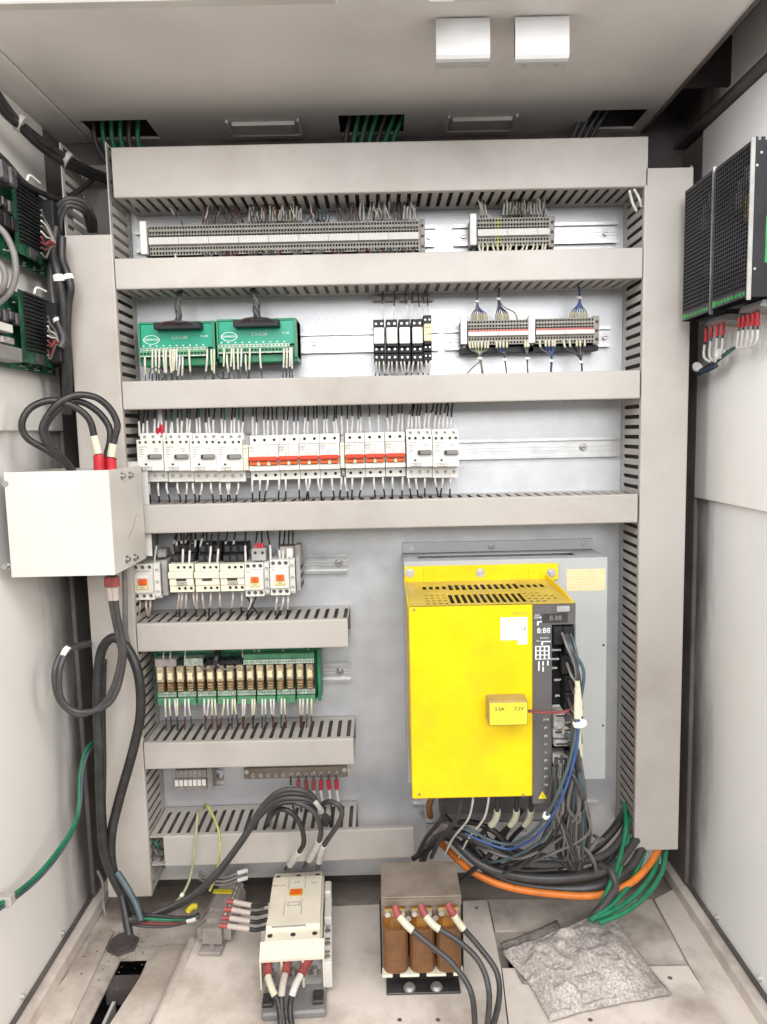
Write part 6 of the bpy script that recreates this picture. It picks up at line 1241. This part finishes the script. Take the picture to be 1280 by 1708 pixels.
for i, y in enumerate((1404, 1418, 1432)): cab_([(246, y, 1.24), (256, y - 3, 1.215), (264, y + 8, 1.21), (274, y + 14, 1.24)], .002, 'cable_green' if i == 0 else 'cable_grey', ('upper', 'middle', 'lower')[i] + ' wire inside the open left end of the lowest duct')
# transformer leads
for i, (pts) in enumerate(([(659, 1511, 1.026), (664, 1525, 1.018), (684, 1548, 1.005), (720, 1578, .99), (755, 1608, .975), (786, 1655, .955), (794, 1730, .90)], [(702, 1510, 1.026), (708, 1524, 1.018), (726, 1545, 1.01), (765, 1570, 1.0), (800, 1605, .98), (816, 1655, .955), (812, 1730, .90)], [(748, 1509, 1.026), (755, 1522, 1.018), (770, 1545, 1.015), (800, 1580, 1.005), (828, 1620, .985), (833, 1665, .955), (818, 1730, .90)])):
    cab_(pts, .0043, 'cable_charcoal', ('left', 'middle', 'right')[i] + ' black lead curving from the transformer front to the right', [DBt(.0, .075, 1.35), SL(.075, .20, 1.3)])
# ------------------------------------------------------------------ cables around the drive
for i in range(8):       # grey leads down the right side of the panel
    a = [(938, 1056), (946, 1058), (952, 1058), (948, 1082), (946, 1106), (950, 1135), (948, 1165), (944, 1060)][i]
    x1 = 966 + i * 2.0 if i < 5 else 960 + i
    ya = random.uniform(-6, 6)
    cab_([(a[0], a[1], 1.022), (a[0] + 8, a[1] + 22, 1.005), (960 + i * 2, max(a[1] + 45, 1120 + ya), 1.00), (968 - i % 3 * 3, 1190, 1.00), (962 + i, 1235, 1.00), (958 + i * 1.8, 1290, 1.01), (952 + i * 3, 1345, 1.03), (945 + i * 4, 1398, 1.06), (958 + i * 2, 1435, 1.10)], .0020 + .0004 * (i % 2), ['cable_grey', 'cable_charcoal', 'cable_slate', 'cable_charcoal', 'cable_grey', 'cable_black', 'cable_charcoal', 'cable_slate'][i], ['palest grey', 'second charcoal', 'slate', 'third charcoal', 'fifth grey', 'black', 'seventh charcoal', 'innermost slate'][i] + ' lead running down the connector side of the yellow drive', [SL(.17 + .02 * i, .29 + .02 * i, 1.9, 'sleeve_cream')] if i in (0, 1, 2, 4, 6) else ())
for i in range(7):
    y = 1195 + i * 15; x = 944 + (i % 2) * 6
    cab_([(x, y, 1.020), (x + 12, y + 8, 1.0), (956 + i * 3, y + 45, 1.0), (950 + i * 4, 1330, 1.02), (936 + i * 8, 1380, 1.06), (930 + i * 8, 1420, 1.10), (950 + i * 3, 1450, 1.13)], .0036, ['cable_charcoal', 'cable_black', 'cable_slate'][i % 3], ['topmost', 'second', 'third', 'fourth', 'fifth', 'sixth', 'lowest'][i] + ' thick dark cable from the grey connectors of the drive')
cab_([(962, 1200, .995), (958, 1240, .99), (946, 1285, .99), (928, 1330, 1.0), (905, 1370, 1.03), (880, 1395, 1.06), (850, 1408, 1.09), (815, 1400, 1.10), (780, 1382, 1.11), (745, 1372, 1.13)], .0026, 'cable_slate', 'blue grey cable sweeping from the drive connectors to the lower left', [(.42, .435, 2.0, 'tag_white', 'cable_tie')])
cab_([(966, 1200, .994), (963, 1240, .988), (952, 1290, .988), (934, 1338, 1.0), (910, 1378, 1.03), (884, 1402, 1.06), (850, 1416, 1.09), (812, 1406, 1.10), (776, 1390, 1.11)], .0020, 'cable_blue', 'thin bright blue wire sweeping from the drive connectors to the lower left')
q = at(967, 1207, Y=.99); o = MB().tube([q + Vector((0, 0, .002)), q + Vector((.001, 0, -.002))], .010, 10).build('cable_tie', 'tag_white', None, q); tag(o, 'white tie around the leads beside the grey drive connectors', 'cable tie')
cab_([(881, 1185, 1.012), (900, 1186, 1.012), (930, 1187, 1.01), (948, 1184, 1.012), (956, 1176, 1.02)], .0014, 'cable_maroon', 'dark wire from the battery box to the drive connector')
cab_([(881, 1187, 1.012), (912, 1189, 1.012), (935, 1189, 1.01), (950, 1185, 1.012), (957, 1177, 1.02)], .0013, 'cable_red', 'red wire from the battery box to the drive connector')
for i, (x, mt, s) in enumerate(((-1, 'cable_maroon', 0), (745, 'cable_black', 0), (770, 'cable_charcoal', 0), (790, 'cable_white', 0), (816, 'cable_white', 0), (832, 'cable_black', 1), (864, 'cable_black', 1), (888, 'cable_black', 1))):
    if x < 0:
        cab_([(722, 1328, 1.20), (716, 1344, 1.20), (718, 1362, 1.21)], .006, 'coil_copper', 'short thick brown cable end under the left corner of the yellow drive'); continue
    cab_([(x, 1318, 1.07), (x - 2, 1342, 1.07), (x - 10 + 4 * s, 1368, 1.09), (x - 34, 1398, 1.13), (x - 50, 1430, 1.17)], .0036 if mt != 'cable_white' else .0018, mt, ['dark red', 'leftmost black', 'charcoal', 'left white', 'right white', 'left sleeved black', 'middle sleeved black', 'right sleeved black'][i] + ' cable leaving the underside of the yellow drive', [SL(.18, .40, 1.5)] if s else ())
sw = [([(700, 1450, 1.20), (720, 1405, 1.17), (760, 1388, 1.14), (810, 1410, 1.13), (870, 1438, 1.12), (940, 1440, 1.13), (1010, 1425, 1.16), (1050, 1380, 1.21)], .0062, 'first black swag from the duct end under the drive'),
      ([(706, 1420, 1.21), (745, 1395, 1.18), (800, 1440, 1.14), (870, 1462, 1.13), (950, 1464, 1.13), (1020, 1448, 1.15), (1062, 1400, 1.20)], .0075, 'thick black swag just above the orange cable'),
      ([(770, 1405, 1.20), (800, 1440, 1.17), (850, 1470, 1.15), (930, 1482, 1.14), (1000, 1478, 1.14), (1050, 1448, 1.17), (1075, 1405, 1.21)], .0080, 'lowest black swag touching the orange cable'),
      ([(930, 1445, 1.17), (985, 1420, 1.18), (1020, 1388, 1.20), (1044, 1352, 1.235)], .0075, 'upper black cable bending up into the right duct'),
      ([(960, 1462, 1.18), (1010, 1440, 1.19), (1036, 1400, 1.21), (1052, 1362, 1.24)], .0068, 'inner black cable bending up into the right duct'),
      ([(690, 1432, 1.19), (720, 1412, 1.16), (770, 1372, 1.14), (820, 1384, 1.12), (860, 1418, 1.12), (910, 1428, 1.13)], .0048, 'middle black cable crossing the punched strip'),
      ([(765, 1470, 1.16), (800, 1442, 1.14), (830, 1412, 1.13), (850, 1378, 1.13), (872, 1350, 1.12)], .0040, 'black cable rising diagonally in front of the punched strip'),
      ([(990, 1440, 1.16), (1018, 1452, 1.14), (1026, 1480, 1.12), (1010, 1505, 1.10), (985, 1535, 1.08)], .0068, 'black cable that drops under the felt pouch beside the green ones'),
      ([(740, 1360, 1.20), (780, 1400, 1.17), (820, 1440, 1.15), (870, 1452, 1.14), (930, 1450, 1.14)], .0055, 'slack black cable under the left part of the drive')]
for pts, r, l in sw: cab_(pts, r, random.choice(['cable_black', 'cable_charcoal']), l)
random.seed(21)
for i in range(14):      # slack thin leads tangled below the connector side
    xa = rnd(925, 975); xb = rnd(800, 1010); yb = rnd(1400, 1462)
    cab_([(xa, rnd(1250, 1310), 1.0), (xa + rnd(-12, 10), 1345, 1.02), (xa + rnd(-30, 18), rnd(1375, 1395), 1.05), ((xa + xb) / 2 + rnd(-15, 15), rnd(1405, 1440), 1.09), (xb, yb, 1.13), (xb + rnd(-30, 30), yb - rnd(5, 25), 1.18)], rnd(.0017, .0034), random.choice(['cable_charcoal', 'cable_black', 'cable_slate', 'cable_grey']), 'slack dark lead tangled below the connector side of the drive', (), 'tangled leads below the drive')
cab_([(735, 1405, 1.22), (762, 1432, 1.18), (795, 1458, 1.15), (850, 1480, 1.13), (930, 1492, 1.125), (1000, 1493, 1.125), (1050, 1474, 1.14), (1082, 1444, 1.17), (1102, 1412, 1.21)], .0058, 'cable_orange', 'bright orange cable lying across the cabinet floor behind the felt pouch')
for i, (pts, l) in enumerate((([(1042, 1340, 1.24), (1044, 1380, 1.20), (1034, 1430, 1.16), (1016, 1480, 1.12), (992, 1530, 1.08)], 'first green cable falling left of the right duct to the pouch'), ([(1050, 1350, 1.24), (1048, 1395, 1.20), (1036, 1445, 1.16), (1020, 1490, 1.12), (998, 1532, 1.08)], 'second green cable falling left of the right duct to the pouch'),
        ([(1078, 1410, 1.21), (1068, 1440, 1.18), (1050, 1475, 1.14), (1020, 1510, 1.10), (985, 1535, 1.07)], 'innermost green cable curving from under the right duct to the pouch'), ([(1100, 1412, 1.21), (1092, 1450, 1.17), (1068, 1485, 1.13), (1036, 1512, 1.10), (995, 1532, 1.075)], 'middle green cable curving from under the right duct to the pouch'),
        ([(1112, 1412, 1.21), (1104, 1455, 1.165), (1080, 1492, 1.125), (1045, 1520, 1.09), (1000, 1540, 1.07)], 'outermost green cable curving from under the right duct to the pouch'))): cab_(pts, .0041, 'cable_green', l)
# loose ends at the top of the right duct
for i, (pts, l) in enumerate((([(1050, 318, 1.20), (1056, 340, 1.195), (1062, 352, 1.198)], 'pale wire end poking out of the top of the right duct, left one'), ([(1058, 316, 1.20), (1066, 330, 1.195), (1070, 345, 1.20)], 'pale wire end poking out of the top of the right duct, right one'))): wire(PP(*pts), .0022, 'cable_white', l)
# ------------------------------------------------------------------ each repeat gets its own place in its label
ORD = 'first second third fourth fifth sixth seventh eighth ninth tenth eleventh twelfth thirteenth fourteenth fifteenth sixteenth seventeenth eighteenth nineteenth twentieth'.split()
ORD += ['twenty ' + o for o in ORD[:9]] + ['thirtieth'] + ['thirty ' + o for o in ORD[:9]]
bpy.context.view_layer.update()
same = {}
for o in list(col.objects):
    if o.parent is None and 'label' in o.keys(): same.setdefault(o['label'], []).append(o)
for lab, obs in same.items():
    if len(obs) < 2: continue
    obs.sort(key=lambda o: (o.matrix_world.translation.x / max(.1, o.matrix_world.translation.y), o.name))
    n = len(obs)
    for i, o in enumerate(obs):
        o['label'] = lab + (', leftmost' if i == 0 else ', rightmost' if i == n - 1 else ', %s from left' % ORD[i] if i < len(ORD) else '')
